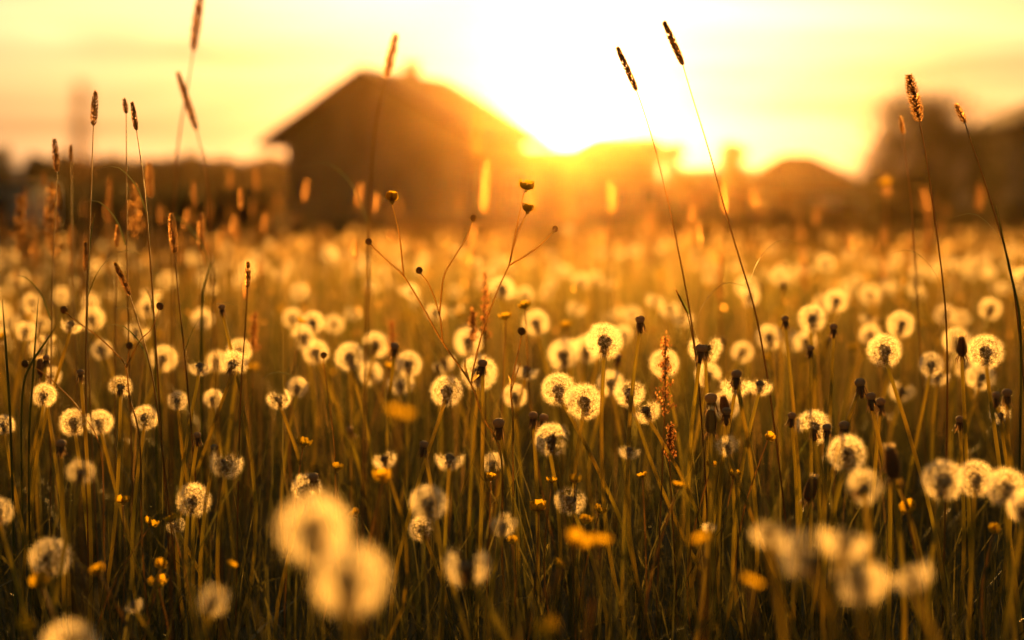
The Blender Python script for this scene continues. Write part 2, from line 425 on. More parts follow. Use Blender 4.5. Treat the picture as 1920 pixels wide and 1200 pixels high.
def outbuilding(label, x0, x1, ytop, d, depth=3.0, wall='wall_pale', group='pale outbuildings at the field edge'):
    a = at(x0, ytop, d); b = at(x1, ytop, d); cx = (a.x + b.x) / 2; hw = (b.x - a.x) / 2
    t = thing('outbuilding', label, 'outbuilding', (cx, d, 0), group)
    w = MB(); w.box((-hw, 0, 0), (hw, depth, a.z - 0.12)); w.build('wall', M[wall], t, False)
    r = MB(); r.box((-hw - .12, -.12, a.z - 0.12), (hw + .12, depth + .12, a.z)); r.build('roof', M['roof'], t, False)
    dr = MB(); dr.box((-hw * .45, -0.04, 0), (hw * .45, 0.02, (a.z - 0.12) * .8)); dr.build('door', M['wood'], t, False)
outbuilding('pale blue grey outbuilding at the frame edge below the dark bushy tree', -90, 62, 342, 50)
outbuilding('low brown annex in the sun glow joining the gabled house and the level ridged house', 975, 1082, 279, 79, 3.0, 'wall', None)
outbuilding('small pale grey outbuilding beside the hipped house', 1556, 1622, 358, 56)

def leaf_cloud(n, centers, radii, size, squash=0.9, rim=.22, far=1.55):
    """n leaf quads spread in the outer volume of many overlapping puffs"""
    k = rng.integers(0, len(centers), n); C_ = np.asarray(centers)[k]; R_ = np.asarray(radii)[k]
    d = rng.normal(size=(n, 3)); d /= np.linalg.norm(d, axis=1)[:, None]
    r = R_ * rng.uniform(0.1, 1.1, n) ** 0.6; r = np.where(rng.uniform(size=n) < rim, r * rng.uniform(1.1, far, n), r); P = C_ + d * r[:, None] * np.array([1, 1, squash])
    a = rng.normal(size=(n, 3)); a /= np.linalg.norm(a, axis=1)[:, None]
    b = np.cross(a, rng.normal(size=(n, 3))); b /= np.linalg.norm(b, axis=1)[:, None]
    s = size * rng.uniform(0.5, 1.3, n)[:, None]
    V = np.stack([P - a * s, P + b * s * .5, P + a * s, P - b * s * .5], 1).reshape(-1, 3)
    i = np.arange(n)[:, None] * 4
    return V, np.concatenate([i, i + 1, i + 2, i + 3], 1)

def tree(label, cx, d, ztop, w, n, leaf, puffs=26, zlow=0.25, name='leafy_tree', seed=0, group='trees behind the meadow', rim=.22):
    r_ = np.random.default_rng(seed)
    t = thing(name, label, 'tree', (cx, d, 0), group)
    tk = MB(); hb = ztop * 0.45
    tk.tube(smooth_path([(0, 0, -.05), (.04, .02, hb * .5), (-.03, 0, hb), (.02, .03, ztop * .75)], 8), [w * .045, w * .04, w * .036, w * .033, w * .028, w * .02, w * .014, w * .008], 8)
    cen = []; rad = []
    for k in range(puffs):
        th = r_.uniform(0, 2 * np.pi); u = r_.uniform(zlow, 0.93); prof = math.sqrt(max(0.02, 1 - ((u - .34) / .62) ** 2))
        q = w / 2 * 0.78 * prof * math.sqrt(r_.uniform(0.1, 1))
        cen.append((q * math.cos(th), q * math.sin(th), u * ztop)); rad.append(w * r_.uniform(0.10, 0.20))
        if k % 3 == 0: tk.tube(smooth_path([(0, 0, ztop * r_.uniform(.25, .55)), (q * .5 * math.cos(th), q * .5 * math.sin(th), u * ztop * .8), cen[-1]], 5), [w * .014, w * .011, w * .008, w * .006, w * .003], 5)
    for k in range(7): cen.append((r_.normal(0, w * .05), 0, ztop * (.16 + .09 * k))); rad.append(w * (.33 - .02 * k))
    tk.build('trunk', M['bark'], t)
    cr = link('crown', np_mesh('crown', *leaf_cloud(n, cen, rad, leaf, .9, rim, 1.55 if rim < .3 else 1.9), M['foliage']), t)
    return t
P_ = at(1732, 184, 46)
tree('big round bushy tree with bright sky holes beside the dark house', P_.x, 46, P_.z, 5.4, 30000, 0.06, 56, 0.04, seed=8, rim=.42)
P_ = at(1852, 312, 49)
tree('small leafy tree between the round tree and the dark house', P_.x, 49, P_.z, 1.5, 2600, 0.06, 12, 0.1, seed=9)
P_ = at(1262, 266, 95)
tree('small tree in the glow just past the level ridged house', P_.x, 95, P_.z, 2.9, 7000, 0.1, 16, 0.1, seed=4)
P_ = at(1372, 262, 105)
tree('tufted tree standing above the long flat roof line', P_.x, 105, P_.z, 3.3, 8000, 0.1, 18, 0.1, seed=5)
for k, (px, py, d, w, lab) in enumerate([(18, 266, 80, 3.6, 'dark bushy tree at the frame edge above the outbuilding'), (72, 276, 82, 3.0, 'dark bushy tree next to the tallest of the frame edge trees'),
                                (-40, 262, 80, 3.6, 'dark bushy tree mostly cut off by the frame'), (112, 299, 84, 1.8, 'lower dark bush ending the dark clump of trees')]):
    P_ = at(px, py, d)
    tree(lab, P_.x, d, P_.z, w, 8000, 0.1, 22, 0.05, seed=20 + k)

def wood():
    """far treeline and near dark hedge, each one mass"""
    cen = []; rad = []
    for px in np.arange(60, 620, 7.0):
        top = 294 + 4 * math.sin(px * .031) + 5 * math.sin(px * .083 + 1) + rng.uniform(-3, 4)
        p = at(px, top, 150 + rng.uniform(-3, 3)); r = 1.1
        for z in np.arange(0.6, p.z - r * .6, 1.2): cen.append((p.x, p.y, z)); rad.append(1.0)
        cen.append((p.x, p.y, p.z - r)); rad.append(r)
    o = link('far_wood', np_mesh('far_wood', *leaf_cloud(60000, cen, rad, 0.28), M['foliage'])); tag(o, 'low hazy brown treeline on the horizon left of the gabled house', 'wood', kind='stuff')
    cen = []; rad = []
    for px in np.arange(-160, 2100, 11.0):
        d = 54 + rng.uniform(-1, 1)
        if 505 < px < 1090: continue
        h_ = rng.uniform(0.5, 0.9) if px > 1090 else rng.uniform(0.9, 1.5)
        p = at(px, 400, d)
        for z in np.arange(0.15, h_, 0.3): cen.append((p.x, p.y, z)); rad.append(0.38)
    o = link('far_hedge', np_mesh('far_hedge', *leaf_cloud(42000, cen, rad, 0.09), M['hedge'])); tag(o, 'dark low hedge along the far edge of the meadow', 'hedge', kind='stuff')
wood()

# ------------------------------------------------------------------ dandelions
HEAD_R = 0.021
def fib(n):
    i = np.arange(n) + 0.5; z = 1 - 2 * i / n; ph = i * math.pi * (3 - math.sqrt(5)); r = np.sqrt(1 - z * z)
    return np.stack([r * np.cos(ph), r * np.sin(ph), z], -1)

def pappus(name, keep, n=150, hairs=20, hw=0.00006, seed=0, R=HEAD_R, beakw=0.00011):
    """seeds on a ball: thin beak, then a shallow cup of hairs"""
    r_ = np.random.default_rng(seed); D = fib(n) + r_.normal(0, 0.05, (n, 3)); D /= np.linalg.norm(D, axis=1)[:, None]
    D = D[[bool(keep(d)) for d in D]]; T = []
    for d in D:
        rr = R * r_.normal(1, 0.035); a = np.cross(d, (0.2, 0.9, 0.37)); a /= np.linalg.norm(a); b = np.cross(d, a)
        base = d * rr * 0.70
        q = r_.uniform(0, 6.28); sv = (a * math.cos(q) + b * math.sin(q)) * beakw
        T.append([d * rr * .22 - sv, d * rr * .22 + sv, base])
        for k in range(hairs):
            ph = 2 * math.pi * (k + r_.uniform(0, .8)) / hairs; up = rr * r_.uniform(0.17, 0.33); out = rr * r_.uniform(0.22, 0.36)
            lat = a * math.cos(ph) + b * math.sin(ph); tip = base + d * up + lat * out
            s = np.cross(tip - base, r_.normal(size=3)); s *= hw / np.linalg.norm(s)
            T.append([base - s, base + s, tip])
    V = np.array(T).reshape(-1, 3); return np_mesh(name, V, np.arange(len(V)).reshape(-1, 3), M['pappus'])

def core_mesh(keep, seed=0, n=140):
    """receptacle ball with the dark seeds standing on it"""
    r_ = np.random.default_rng(seed); mb = MB()
    mb.lathe([(.0012, -.0045), (.0032, -.0035), (.0042, -.001), (.0040, .0012), (.0028, .003), (.001, .0038)], 10)
    for d in fib(n):
        if not keep(d): continue
        d = Vector(d); L_ = r_.uniform(.0068, .0088)
        mb.tube([d * .0032, d * .0052, d * L_], [.0003, .0007, .00015], 3, False)
    return mb.mesh('seed_core', M['core'], False)

def bald_mesh():
    mb = MB(); mb.lathe([(.0022, -.0052), (.0034, -.004), (.0046, -.0022), (.0050, -.0002), (.0044, .0016), (.0028, .0029), (.001, .0034)], 14)
    for d in fib(90):
        if d[2] < -.1: continue
        p = Vector((d[0] * .0049, d[1] * .0049, d[2] * .0034 - .0002)); mb.tube([p, p * 1.07], [.0003, .0002], 4)
    return mb.mesh('receptacle', M['dome'])

def bract_mesh(seed, spread=1.0, n=16):
    r_ = np.random.default_rng(seed); mb = MB()
    mb.lathe([(.0017, -.015), (.0021, -.011), (.0027, -.007), (.0036, -.004), (.0030, -.0028)], 10)
    for k in range(n):
        a = 2 * math.pi * k / n + r_.uniform(-.15, .15); o = Vector((math.cos(a), math.sin(a), 0)); s = Vector((-math.sin(a), math.cos(a), 0))
        L_ = r_.uniform(.008, .013); fl = r_.uniform(.4, 1.5) * spread
        pts = [o * .0034 + Vector((0, 0, -.004)), o * (.0044) + Vector((0, 0, -.0042 - L_ * .25)), o * (.004 + .0012 * fl) + Vector((0, 0, -.0042 - L_ * .65)), o * (.004 + .0034 * fl) + Vector((0, 0, -.0042 - L_))]
        mb.strip(pts, [.0016, .0017, .0013, .0003], s)
    return mb.mesh('bract', M['bract'])

def closed_mesh():
    mb = MB(); mb.lathe([(.0016, -.012), (.0042, -.010), (.0056, -.005), (.0052, .002), (.0040, .008), (.0034, .011), (.001, .0125)], 12)
    for k in range(12):
        a = 2 * math.pi * k / 12; o = Vector((math.cos(a), math.sin(a), 0)); s = Vector((-math.sin(a), math.cos(a), 0))
        mb.strip([o * .0058 + Vector((0, 0, -.008)), o * .0062 + Vector((0, 0, 0)), o * .0046 + Vector((0, 0, .010))], [.0022, .0024, .0006], s)
        mb.strip([o * .0045 + Vector((0, 0, -.010)), o * .0075 + Vector((0, 0, -.014)), o * .0085 + Vector((0, 0, -.019))], [.0018, .0015, .0003], s)
    return mb.mesh('closed_bud', M['bract'])
def tuft_mesh():
    mb = MB()
    for k in range(60):
        a = random.uniform(0, 6.28); r = .0032 * math.sqrt(random.random()); p = Vector((r * math.cos(a), r * math.sin(a), .010))
        mb.tube([p, p + Vector((p.x * .5, p.y * .5, random.uniform(.003, .006)))], [.0003, .0001], 3, False)
    return mb.mesh('tuft', M['pappus'])

nostem = lambda d: d[2] > -0.93
def sector(a0, a1, zlo, zhi): return lambda d: zlo <= d[2] <= zhi and ((math.atan2(d[1], d[0]) - a0) % (2 * math.pi)) <= (a1 - a0)
KEEP = {
 'full': nostem,
 'gap': lambda d: nostem(d) and not (d[0] < -.45 and d[2] < .35),
 'topless': lambda d: -0.93 < d[2] < 0.40,
 'skirt': lambda d: -0.92 < d[2] < -0.02,
 'lobes': lambda d: -0.9 < d[2] < 0.55 and abs(d[0]) > 0.42,
 'side': lambda d: d[0] > 0.05 and -0.75 < d[2] < 0.85,
 'half': lambda d: d[2] > -0.1 or d[0] > 0.3,
}
HEADS = {}
for k, fn in KEEP.items():
    nv = 3 if k == 'full' else 2
    HEADS[k] = [(pappus('seed_head', fn, seed=10 * i + len(k)), core_mesh(fn if k != 'skirt' else (lambda d: -.9 < d[2] < -.05), seed=i)) for i in range(nv)]
HEADS['far'] = [(pappus('seed_head', nostem, 90, 13, 0.00011, seed=70 + i), core_mesh(nostem, seed=9, n=50)) for i in range(2)]
BRACTS = [bract_mesh(i) for i in range(3)]; BALD = bald_mesh(); CLOSED = closed_mesh(); TUFT = tuft_mesh()

def stem_to(root, top, r0=.0023, r1=.0018, bow=None, material='stem', sides=7, axis=None, n=9):
    """stem from the root's origin up to TOP (root-local); returns the direction at the top"""
    if bow is None: bow = Vector((random.gauss(0, .02), random.gauss(0, .02), 0))
    P = [Vector((0, 0, -.015)), top * .35 + bow * .8, top * .7 + bow * .6, Vector(top)]
    if axis is not None: P[2] = top - axis * top.z * .3 + bow * .1
    Q = smooth_path(P, n); mb = MB(); mb.tube(Q, [r0 + (r1 - r0) * i / (n - 1) for i in range(n)], sides); mb.build('stem', M[material], root)
    return (Q[-1] - Q[-2]).normalized()

PLACED = []
def dandelion(p, kind, label, group=None, scale=1.0, lean=None, tilt=None, spin=None, variant=None):
    """one plant stalk whose head centre is at P"""
    p = Vector(p); h = p.z
    if lean is None: lean = (random.gauss(0, .17) * h, random.gauss(0, .17) * h)
    root = thing({'bald': 'spent_dandelion', 'bud': 'closed_dandelion'}.get(kind, 'dandelion_clock' if kind in ('full', 'far', 'gap') else 'blown_dandelion_clock'), label,
                 {'bald': 'dandelion stalk', 'bud': 'dandelion bud'}.get(kind, 'dandelion clock'), (p.x - lean[0], p.y - lean[1], 0), group)
    loc = Vector((lean[0], lean[1], h))
    down = 0.006 * scale
    ax = stem_to(root, loc - Vector((0, 0, down)), .0024 * (.7 + .3 * scale), .0020 * (.7 + .3 * scale), sides=7 if kind != 'far' else 5, n=9 if kind != 'far' else 6)
    if tilt is not None: ax = Vector(tilt).normalized()
    q = ax.to_track_quat('Z', 'Y') @ Quaternion((0, 0, 1), spin if spin is not None else random.uniform(0, 6.28))
    def put(name, me):
        o = link(name, me, root); o.location = loc; o.rotation_mode = 'QUATERNION'; o.rotation_quaternion = q; o.scale = (scale,) * 3; return o
    if kind == 'bald':
        put('receptacle', BALD); put('bract', random.choice(BRACTS))
    elif kind == 'bud':
        b = put('closed_bud', CLOSED); put('tuft', TUFT)
    else:
        v = HEADS[kind]; hm, cm = v[variant % len(v) if variant is not None else random.randrange(len(v))]
        put('seed_head', hm); put('seed_core', cm)
        if kind in ('skirt', 'lobes', 'topless', 'side'): put('receptacle', BALD)
        if kind != 'far': put('bract', random.choice(BRACTS))
    PLACED.append((p.x, p.y, p.z)); return root

def clock_px(x, y, D, kind, label, d=None, tilt=None, spin=None, lean=None, group='dandelion clocks in the near meadow'):
    """head centre at x, y, measured D px across; without d the size gives the distance"""
    if d is None: d = 2 * HEAD_R * F / D
    sc = D * d / F / (2 * HEAD_R)
    p = at(x, y, d)
    if p.z < 0.05: p.z = 0.05
    return dandelion(p, kind, label, group, sc, lean, tilt, spin)

V3 = Vector
CL = [
 (1133, 640, 79, 'full', 'round golden dandelion clock highest of the sharp ones below the sun', 1.46, (0, -.05, 1), 0),
 (1047, 730, 70, 'full', 'sharp dandelion clock overlapping the lower one to its right below the sun', 1.50, (-.1, -.1, 1), 1),
 (1095, 753, 77, 'full', 'sharp dandelion clock overlapped by its neighbour, stem slanting down to the right', 1.47, (-.25, -.45, 1), 2),
 (838, 733, 68, 'full', 'sharp round dandelion clock just left of the forked buttercup stem', 1.49, (0, .1, 1), 0.5),
 (1658, 657, 72, 'full', 'sharp round dandelion clock on a straight stem before the round tree', 1.50, (0, 0, 1), 1.5),
 (1847, 660, 75, 'full', 'sharp round dandelion clock nearest the frame edge below the dark house', 1.47, (0, 0, 1), 2.5),
 (1689, 608, 57, 'full', 'soft dandelion clock peeping over the sharp one before the round tree', 2.0, None, None),
 (1746, 683, 52, 'full', 'paler soft dandelion clock between two sharp round ones', 1.72, None, None),
 (766, 683, 56, 'full', 'soft dandelion clock touching one just below it', 1.9, None, None),
 (752, 717, 54, 'topless', 'soft blown dandelion clock just below a round one', 1.95, None, None),
 (656, 669, 62, 'full', 'soft pale dandelion clock left of the touching pair', 1.85, None, None),
 (898, 698, 76, 'full', 'pale dandelion clock behind the fork of the buttercup plant', 1.68, None, None),
 (1035, 824, 72, 'gap', 'pale dandelion clock with a missing notch on one side', 1.40, (.1, .1, 1), 0.2),
 (139, 792, 60, 'full', 'dandelion clock overlapping its twin on the shadowed side', 1.50, None, 1),
 (187, 792, 55, 'full', 'dandelion clock half hidden beside its overlapping twin', 1.62, None, 2),
 (272, 783, 54, 'full', 'dandelion clock with dark heart right of the overlapping twins', 1.55, (-.1, -.3, 1), 0),
 (83, 741, 51, 'full', 'small sharp dandelion clock above the overlapping twins', 1.52, None, 1),
 (333, 751, 42, 'full', 'small pale dandelion clock above the dark hearted one', 1.60, None, 2),
 (8, 797, 44, 'full', 'small dandelion clock cut by the frame edge beside the twins', 1.5, None, 0),
 (49, 621, 42, 'full', 'soft small dandelion clock on the shaded side by a dark blade', 2.0, None, 1),
 (190, 656, 44, 'full', 'soft round dandelion clock above the overlapping twins, blurred', 2.0, None, 2),
 (449, 658, 52, 'full', 'soft dandelion clock behind a blown one on the bent stalk', 1.9, None, 0),
 (438, 683, 60, 'half', 'blown dandelion clock in front of a soft round one', 1.58, None, 1.1),
 (363, 938, 71, 'full', 'greyish dandelion clock low among dark stalks', 1.44, (.1, .1, 1), 2.1),
 (94, 1046, 86, 'full', 'blurred dandelion clock low in the dark grass corner', 1.22, None, 0),
 (588, 992, 150, 'full', 'very large blurred dandelion clock, upper of the near pair', 0.74, None, 1),
 (655, 1086, 155, 'full', 'very large blurred dandelion clock, lower of the near pair', 0.70, None, 2),
 (130, 1215, 118, 'full', 'large blurred dandelion clock cut by the bottom of the frame', 0.86, None, 2),
 (-4, 960, 62, 'full', 'blurred dandelion clock cut by the frame edge above the dark corner', 1.25, None, 2),
 (803, 943, 78, 'full', 'whitish blurred dandelion clock above the crumpled low one', 1.18, (0, .2, 1), 0),
 (793, 992, 60, 'half', 'crumpled low dandelion clock under the whitish blurred one', 1.50, None, 3),
 (876, 1060, 96, 'lobes', 'blurred dandelion clock torn into two lobes', 1.05, (0, 0, 1), 0.1),
 (1525, 801, 72, 'half', 'sharp pale dandelion clock crossed by spent brown heads', 1.46, None, 2.5),
 (1588, 850, 80, 'gap', 'soft dandelion clock with ragged sides and a dark slit, low before the round tree', 1.28, (0, 0, 1), 1.2),
 (1768, 900, 88, 'full', 'soft dandelion clock, leading one of the touching low row', 1.22, None, 1.6),
 (1828, 897, 78, 'full', 'soft dandelion clock, middle one of the touching low row', 1.30, None, 2.6),
 (1886, 914, 84, 'full', 'soft dandelion clock, last whole one of the touching low row', 1.22, None, .6),
 (1921, 950, 70, 'half', 'blurred blown clock cut by the frame beside the touching low row', 1.1, None, .6),
 (878, 640, 60, 'full', 'blurred dandelion clock with dark heart behind the forked stem', 2.1, None, None),
 (1005, 605, 56, 'full', 'bright blurred dandelion clock below the sun with dark heart', 2.15, None, None),
 (1442, 632, 55, 'full', 'bright blurred dandelion clock crossed by a leaning grass stem', 2.05, None, None),
 (1875, 778, 43, 'lobes', 'small torn dandelion clock low at the frame edge', 1.55, None, None),
 (1070, 936, 66, 'topless', 'blown dandelion clock with bitten crown low below the sun', 1.40, (.05, -.3, 1), .3),
 (1630, 552, 42, 'full', 'soft dandelion clock before the barn, upper of two', 3.0, None, None),
 (1632, 628, 46, 'full', 'soft pale dandelion clock beside the sharp one before the round tree', 2.2, None, None),
 (1772, 590, 44, 'full', 'soft dandelion clock crossed by a thin leaning grass stem', 2.5, None, None),
 (1400, 538, 46, 'full', 'bright blurred dandelion clock before the long flat roof', 3.2, None, None),
 (1392, 660, 46, 'full', 'dull blurred dandelion clock near the bright one with leaning stem', 2.2, None, None),
 (1056, 665, 66, 'full', 'large bright blurred dandelion clock behind the highest sharp one', 2.0, None, None),
 (1100, 655, 60, 'full', 'bright blurred dandelion clock peeping from behind the highest sharp one', 2.1, None, None),
 (1440, 994, 72, 'skirt', 'blurred near blown clock starting the low blurred cluster', 0.85, None, None),
 (1515, 1040, 115, 'side', 'large blurred near clock torn to a crescent', 0.80, (0, 0, 1), 0),
 (1585, 1003, 108, 'skirt', 'blurred near blown clock on top of the low blurred cluster', 0.80, None, None),
 (1612, 1085, 110, 'topless', 'blurred near blown clock lowest in the blurred cluster', 0.80, None, None),
 (1702, 1071, 93, 'skirt', 'blurred near blown clock ending the low blurred cluster', 0.82, None, None),
 (1622, 915, 79, 'side', 'blurred slanting tuft of blown clock below the ragged one', 1.05, (.8, 0, .6), 0),
 (375, 684, 50, 'skirt', 'blown clock with bare dark dome and a frill of down above the bent stalk', 1.50, (0, -.1, 1), 0),
 (1380, 716, 66, 'skirt', 'sharp blown clock with spread frill, first of the frilled pair', 1.48, (0, -.1, 1), 0),
 (1425, 718, 56, 'skirt', 'sharp blown clock with spread frill, second of the frilled pair', 1.44, (.1, -.1, 1), 0),
 (1322, 652, 70, 'lobes', 'blown clock split to bright wings behind the dark grass stem', 1.60, (0, 0, 1), 0),
 (1180, 734, 66, 'topless', 'blown clock with bare top between the sharp clocks and the sorrel', 1.50, (0, -.25, 1), 0),
 (1210, 767, 60, 'skirt', 'blown clock low beside the sorrel with a frill of down', 1.45, None, 0),
 (425, 866, 70, 'topless', 'blown ragged clock low among leaning dark stalks', 1.42, None, .4),
 (135, 606, 46, 'skirt', 'blown clock with frill near the small round bud', 1.62, None, 0),
 (90, 630, 32, 'skirt', 'small blown clock near the frame edge bud', 1.8, None, 0),
 (226, 726, 50, 'side', 'blown clock with a single tuft streaming to one side', 1.5, (.1, 0, 1), .2),
 (720, 858, 52, 'skirt', 'blurred blown clock above the round yellow buttercup', 1.30, None, .2),
 (843, 855, 62, 'skirt', 'soft blown clock in the low orange glow', 1.36, None, .2),
 (1362, 833, 54, 'lobes', 'blown clock parted in two tufts, low among pale stems', 1.36, None, .1),
 (1180, 842, 46, 'skirt', 'blown clock with glowing frill on a leaning stalk', 1.38, None, .1),
 (945, 982, 58, 'lobes', 'blurred parted blown clock in the low glow', 1.25, None, .1),
 (152, 886, 60, 'side', 'blurred tulip shaped remnant of a blown clock', 1.15, None, .1),
 (523, 747, 50, 'lobes', 'blown clock parted in tufts with a round one behind', 1.6, None, .4),
 (558, 726, 44, 'full', 'soft dandelion clock behind the parted tufts', 1.8, None, None),
 (988, 690, 52, 'skirt', 'soft blown clock before the small bud stem', 1.8, None, .3),
 (402, 1122, 74, 'lobes', 'blurred torn clock in the low dark grass', 0.98, None, .3),
 (250, 1132, 40, 'skirt', 'small blurred blown clock low in the dark grass', 1.2, None, .3),
 (575, 915, 62, 'half', 'clock half hidden behind the very large blurred pair', 1.42, (.3, .1, 1), .3),
 (1330, 985, 30, 'skirt', 'little blurred blown clock between thick pale stems', 1.2, None, .3),
 (400, 748, 42, 'half', 'crumpled soft clock beside the bent stalk', 1.7, None, .9),
 (330, 985, 40, 'lobes', 'little torn clock under the greyish round one', 1.5, None, .9),
 (97, 705, 40, 'full', 'soft dandelion clock behind the small sharp one', 1.9, None, None),
 (695, 700, 50, 'full', 'dull soft dandelion clock behind the touching pair', 2.2, None, None),
 (965, 742, 52, 'full', 'soft dandelion clock in shade behind the thin bud stem', 1.8, None, None),
 (1145, 718, 56, 'full', 'soft bright dandelion clock behind the stem of the highest sharp one', 1.85, None, None),
 (1510, 640, 46, 'full', 'blurred dandelion clock between two bare stalks', 2.3, None, None),
 (925, 868, 44, 'half', 'pale blurred clock low in the orange glow', 1.8, None, None),
]
for x, y, D, kind, lab, d, tilt, spin in CL:
    clock_px(x, y, D, kind, lab, d, tilt, spin)

BA = [
 (1200, 598, 1.46, 1.0, 'tall spent dandelion with bare dome just right of the highest sharp clock', (-.028, 0)),
 (1472, 597, 1.6, .85, 'tall spent dandelion with small bare head before the hipped house', (-.02, 0)),
 (1563, 612, 1.62, .9, 'spent dandelion on a leaning stalk before the pale outbuilding', (.02, 0)),
 (1520, 652, 1.6, .8, 'spent dandelion between the two taller bare stalks', (0, 0)),
 (1381, 700, 1.42, 1.05, 'bare dome rising over the first of the frilled pair', (0, 0)),
 (1612, 716, 1.48, 1.15, 'spent dark head on top of the little bunch of three', (.004, 0)),
 (1633, 742, 1.47, 1.05, 'spent dark head in the middle of the bunch of three', (.0, 0)),
 (1651, 752, 1.58, 1.1, 'blurred spent head at the back of the bunch of three', (.01, 0)),
 (1583, 796, 1.45, 1.1, 'spent head beside the sharp pale clock crossed by brown heads', (.01, 0)),
 (1550, 800, 1.40, .9, 'spent head right in front of the sharp pale clock', (0, 0)),
 (1485, 778, 1.5, .9, 'spent frayed head at the edge of the sharp pale clock', (0, 0)),
 (1313, 652, 1.43, 1.05, 'spent head with dark neck in front of the winged blown clock', (-.01, 0)),
 (935, 792, 1.48, 1.25, 'spent brown head low in front of the forked stem', (0, 0)),
 (905, 680, 1.46, 1.0, 'spent head beside the fork, in front of the pale clock', (.012, 0)),
 (1670, 857, 1.40, 1.0, 'spent head low right of the ragged soft clock', (0, 0)),
 (1668, 858, 1.32, 1.0, 'blurred spent head on a short stalk', (0, 0)),
 (416, 575, 1.62, .8, 'spent small head high among grass spikes', (-.02, 0)),
 (151, 697, 1.5, .8, 'spent head above the overlapping twins', (0, 0)),
 (87, 670, 1.6, .8, 'spent head on the shaded side, short dark neck', (0, 0)),
 (588, 893, 1.40, 1.0, 'spent head leaning over the half hidden clock', (-.02, 0)),
 (1000, 778, 1.5, 1.0, 'spent head just under the notched gap of clocks below the sun', (0, 0)),
 (1020, 782, 1.5, 1.0, 'spent head paired beside another under the sharp clocks', (0, 0)),
 (1333, 745, 1.45, 1.3, 'spent dark furred head left of the frilled pair', (0, 0)),
 (1362, 770, 1.44, 1.0, 'spent ragged head under the first of the frilled pair', (0, 0)),
 (1888, 735, 1.55, 1.1, 'spent dark head below the sharp frame edge clock', (0, 0)),
 (1800, 785, 1.5, .9, 'spent head with glowing rim over a thick stem', (0, 0)),
 (1160, 668, 1.9, 1.0, 'blurred spent head behind the highest sharp clock', (0, 0)),
 (115, 830, 1.35, .9, 'spent head low under the twins', (0, 0)),
 (402, 838, 1.45, .8, 'spent head leaning near the ragged low clock', (0, 0)),
 (370, 815, 1.45, .8, 'spent head low beside a dark stem', (0, 0)),
 (795, 832, 1.4, .9, 'blurred spent head in the orange low glow', (0, 0)),
 (1868, 740, 1.7, 1.1, 'blurred spent head behind the sharp frame edge clock', (0, 0)),
]
for x, y, d, sc, lab, lean in BA:
    dandelion(at(x, y, d), 'bald', lab, 'spent dandelion heads', sc, lean, tilt=(random.gauss(0, .12), random.gauss(0, .12), 1))
for x, y, d, sc, lab in [(1803, 650, 1.47, .9, 'closed dark dandelion bud left of the sharp frame edge clock'), (1520, 917, 1.36, 1.0, 'closed dandelion bud with white tuft low among pale stems'),
                         (1333, 790, 1.42, 1.0, 'closed furry dandelion bud below the winged clock'), (1672, 868, 1.2, 1.1, 'blurred closed dandelion bud below the ragged clock'),
                         (1358, 760, 1.46, .8, 'closed dandelion bud next to the frilled pair'), (78, 690, 1.62, .9, 'closed dandelion bud on the shaded side')]:
    dandelion(at(x, y, d), 'bud', lab, 'closed dandelion buds', sc)

# the blurred crowd further back
def zone_name(px):
    return ('before the low treeline' if px < 545 else 'before the gabled house' if px < 1010 else 'straight below the sun' if px < 1270 else
            'before the hipped house' if px < 1610 else 'before the round tree')
def band(d): return 'softly blurred' if d < 2.4 else 'blurred' if d < 3.6 else 'small disc like blurred'

def crowd(n, d0, d1, kinds, what, group, zmean=.30, zs=.035, sep=.035, fscale=(.85, 1.08), ok=None):
    k = 0; tries = 0
    while k < n and tries < 60000:
        tries += 1
        d = math.sqrt(random.uniform(d0 * d0, d1 * d1)); x = random.uniform(-1, 1) * (.375 * d + .04)
        z = min(max(random.gauss(zmean, zs), .2), .42)
        p = Vector((x, d, z))
        if any((p.x - q[0]) ** 2 + (p.y - q[1]) ** 2 + (p.z - q[2]) ** 2 < sep * sep for q in PLACED): continue
        px, py, dd = px_of(p)
        if ok and not ok(px, py, dd): continue
        kd = random.choice(kinds)
        dandelion(p, kd, '%s %s in the meadow %s' % (band(d), what, zone_name(px)), group + ' ' + zone_name(px), random.uniform(*fscale)); k += 1
n_manual = sum(1 for r in CL if r[3] in ('full', 'gap'))
crowd(22, 1.75, 2.5, ['full', 'full', 'full', 'gap'], 'dandelion clock', 'dandelion clocks crowded', zmean=.30, sep=.06)
crowd(165, 2.4, 6.8, ['far'], 'dandelion clock', 'dandelion clocks crowded', sep=.05, fscale=(.7, 1.1), ok=lambda x, y, d: math.sin((x - 960) / F * d * 3.1 + d * 1.7) * math.sin(d * 2.9) > -.35)
crowd(64, 1.75, 4.0, ['topless', 'lobes', 'skirt', 'half'], 'half blown dandelion clock', 'half blown clocks', zmean=.29)
crowd(40, 1.6, 3.4, ['bald'], 'spent dandelion stalk', 'spent dandelion stalks', zmean=.27, zs=.05)

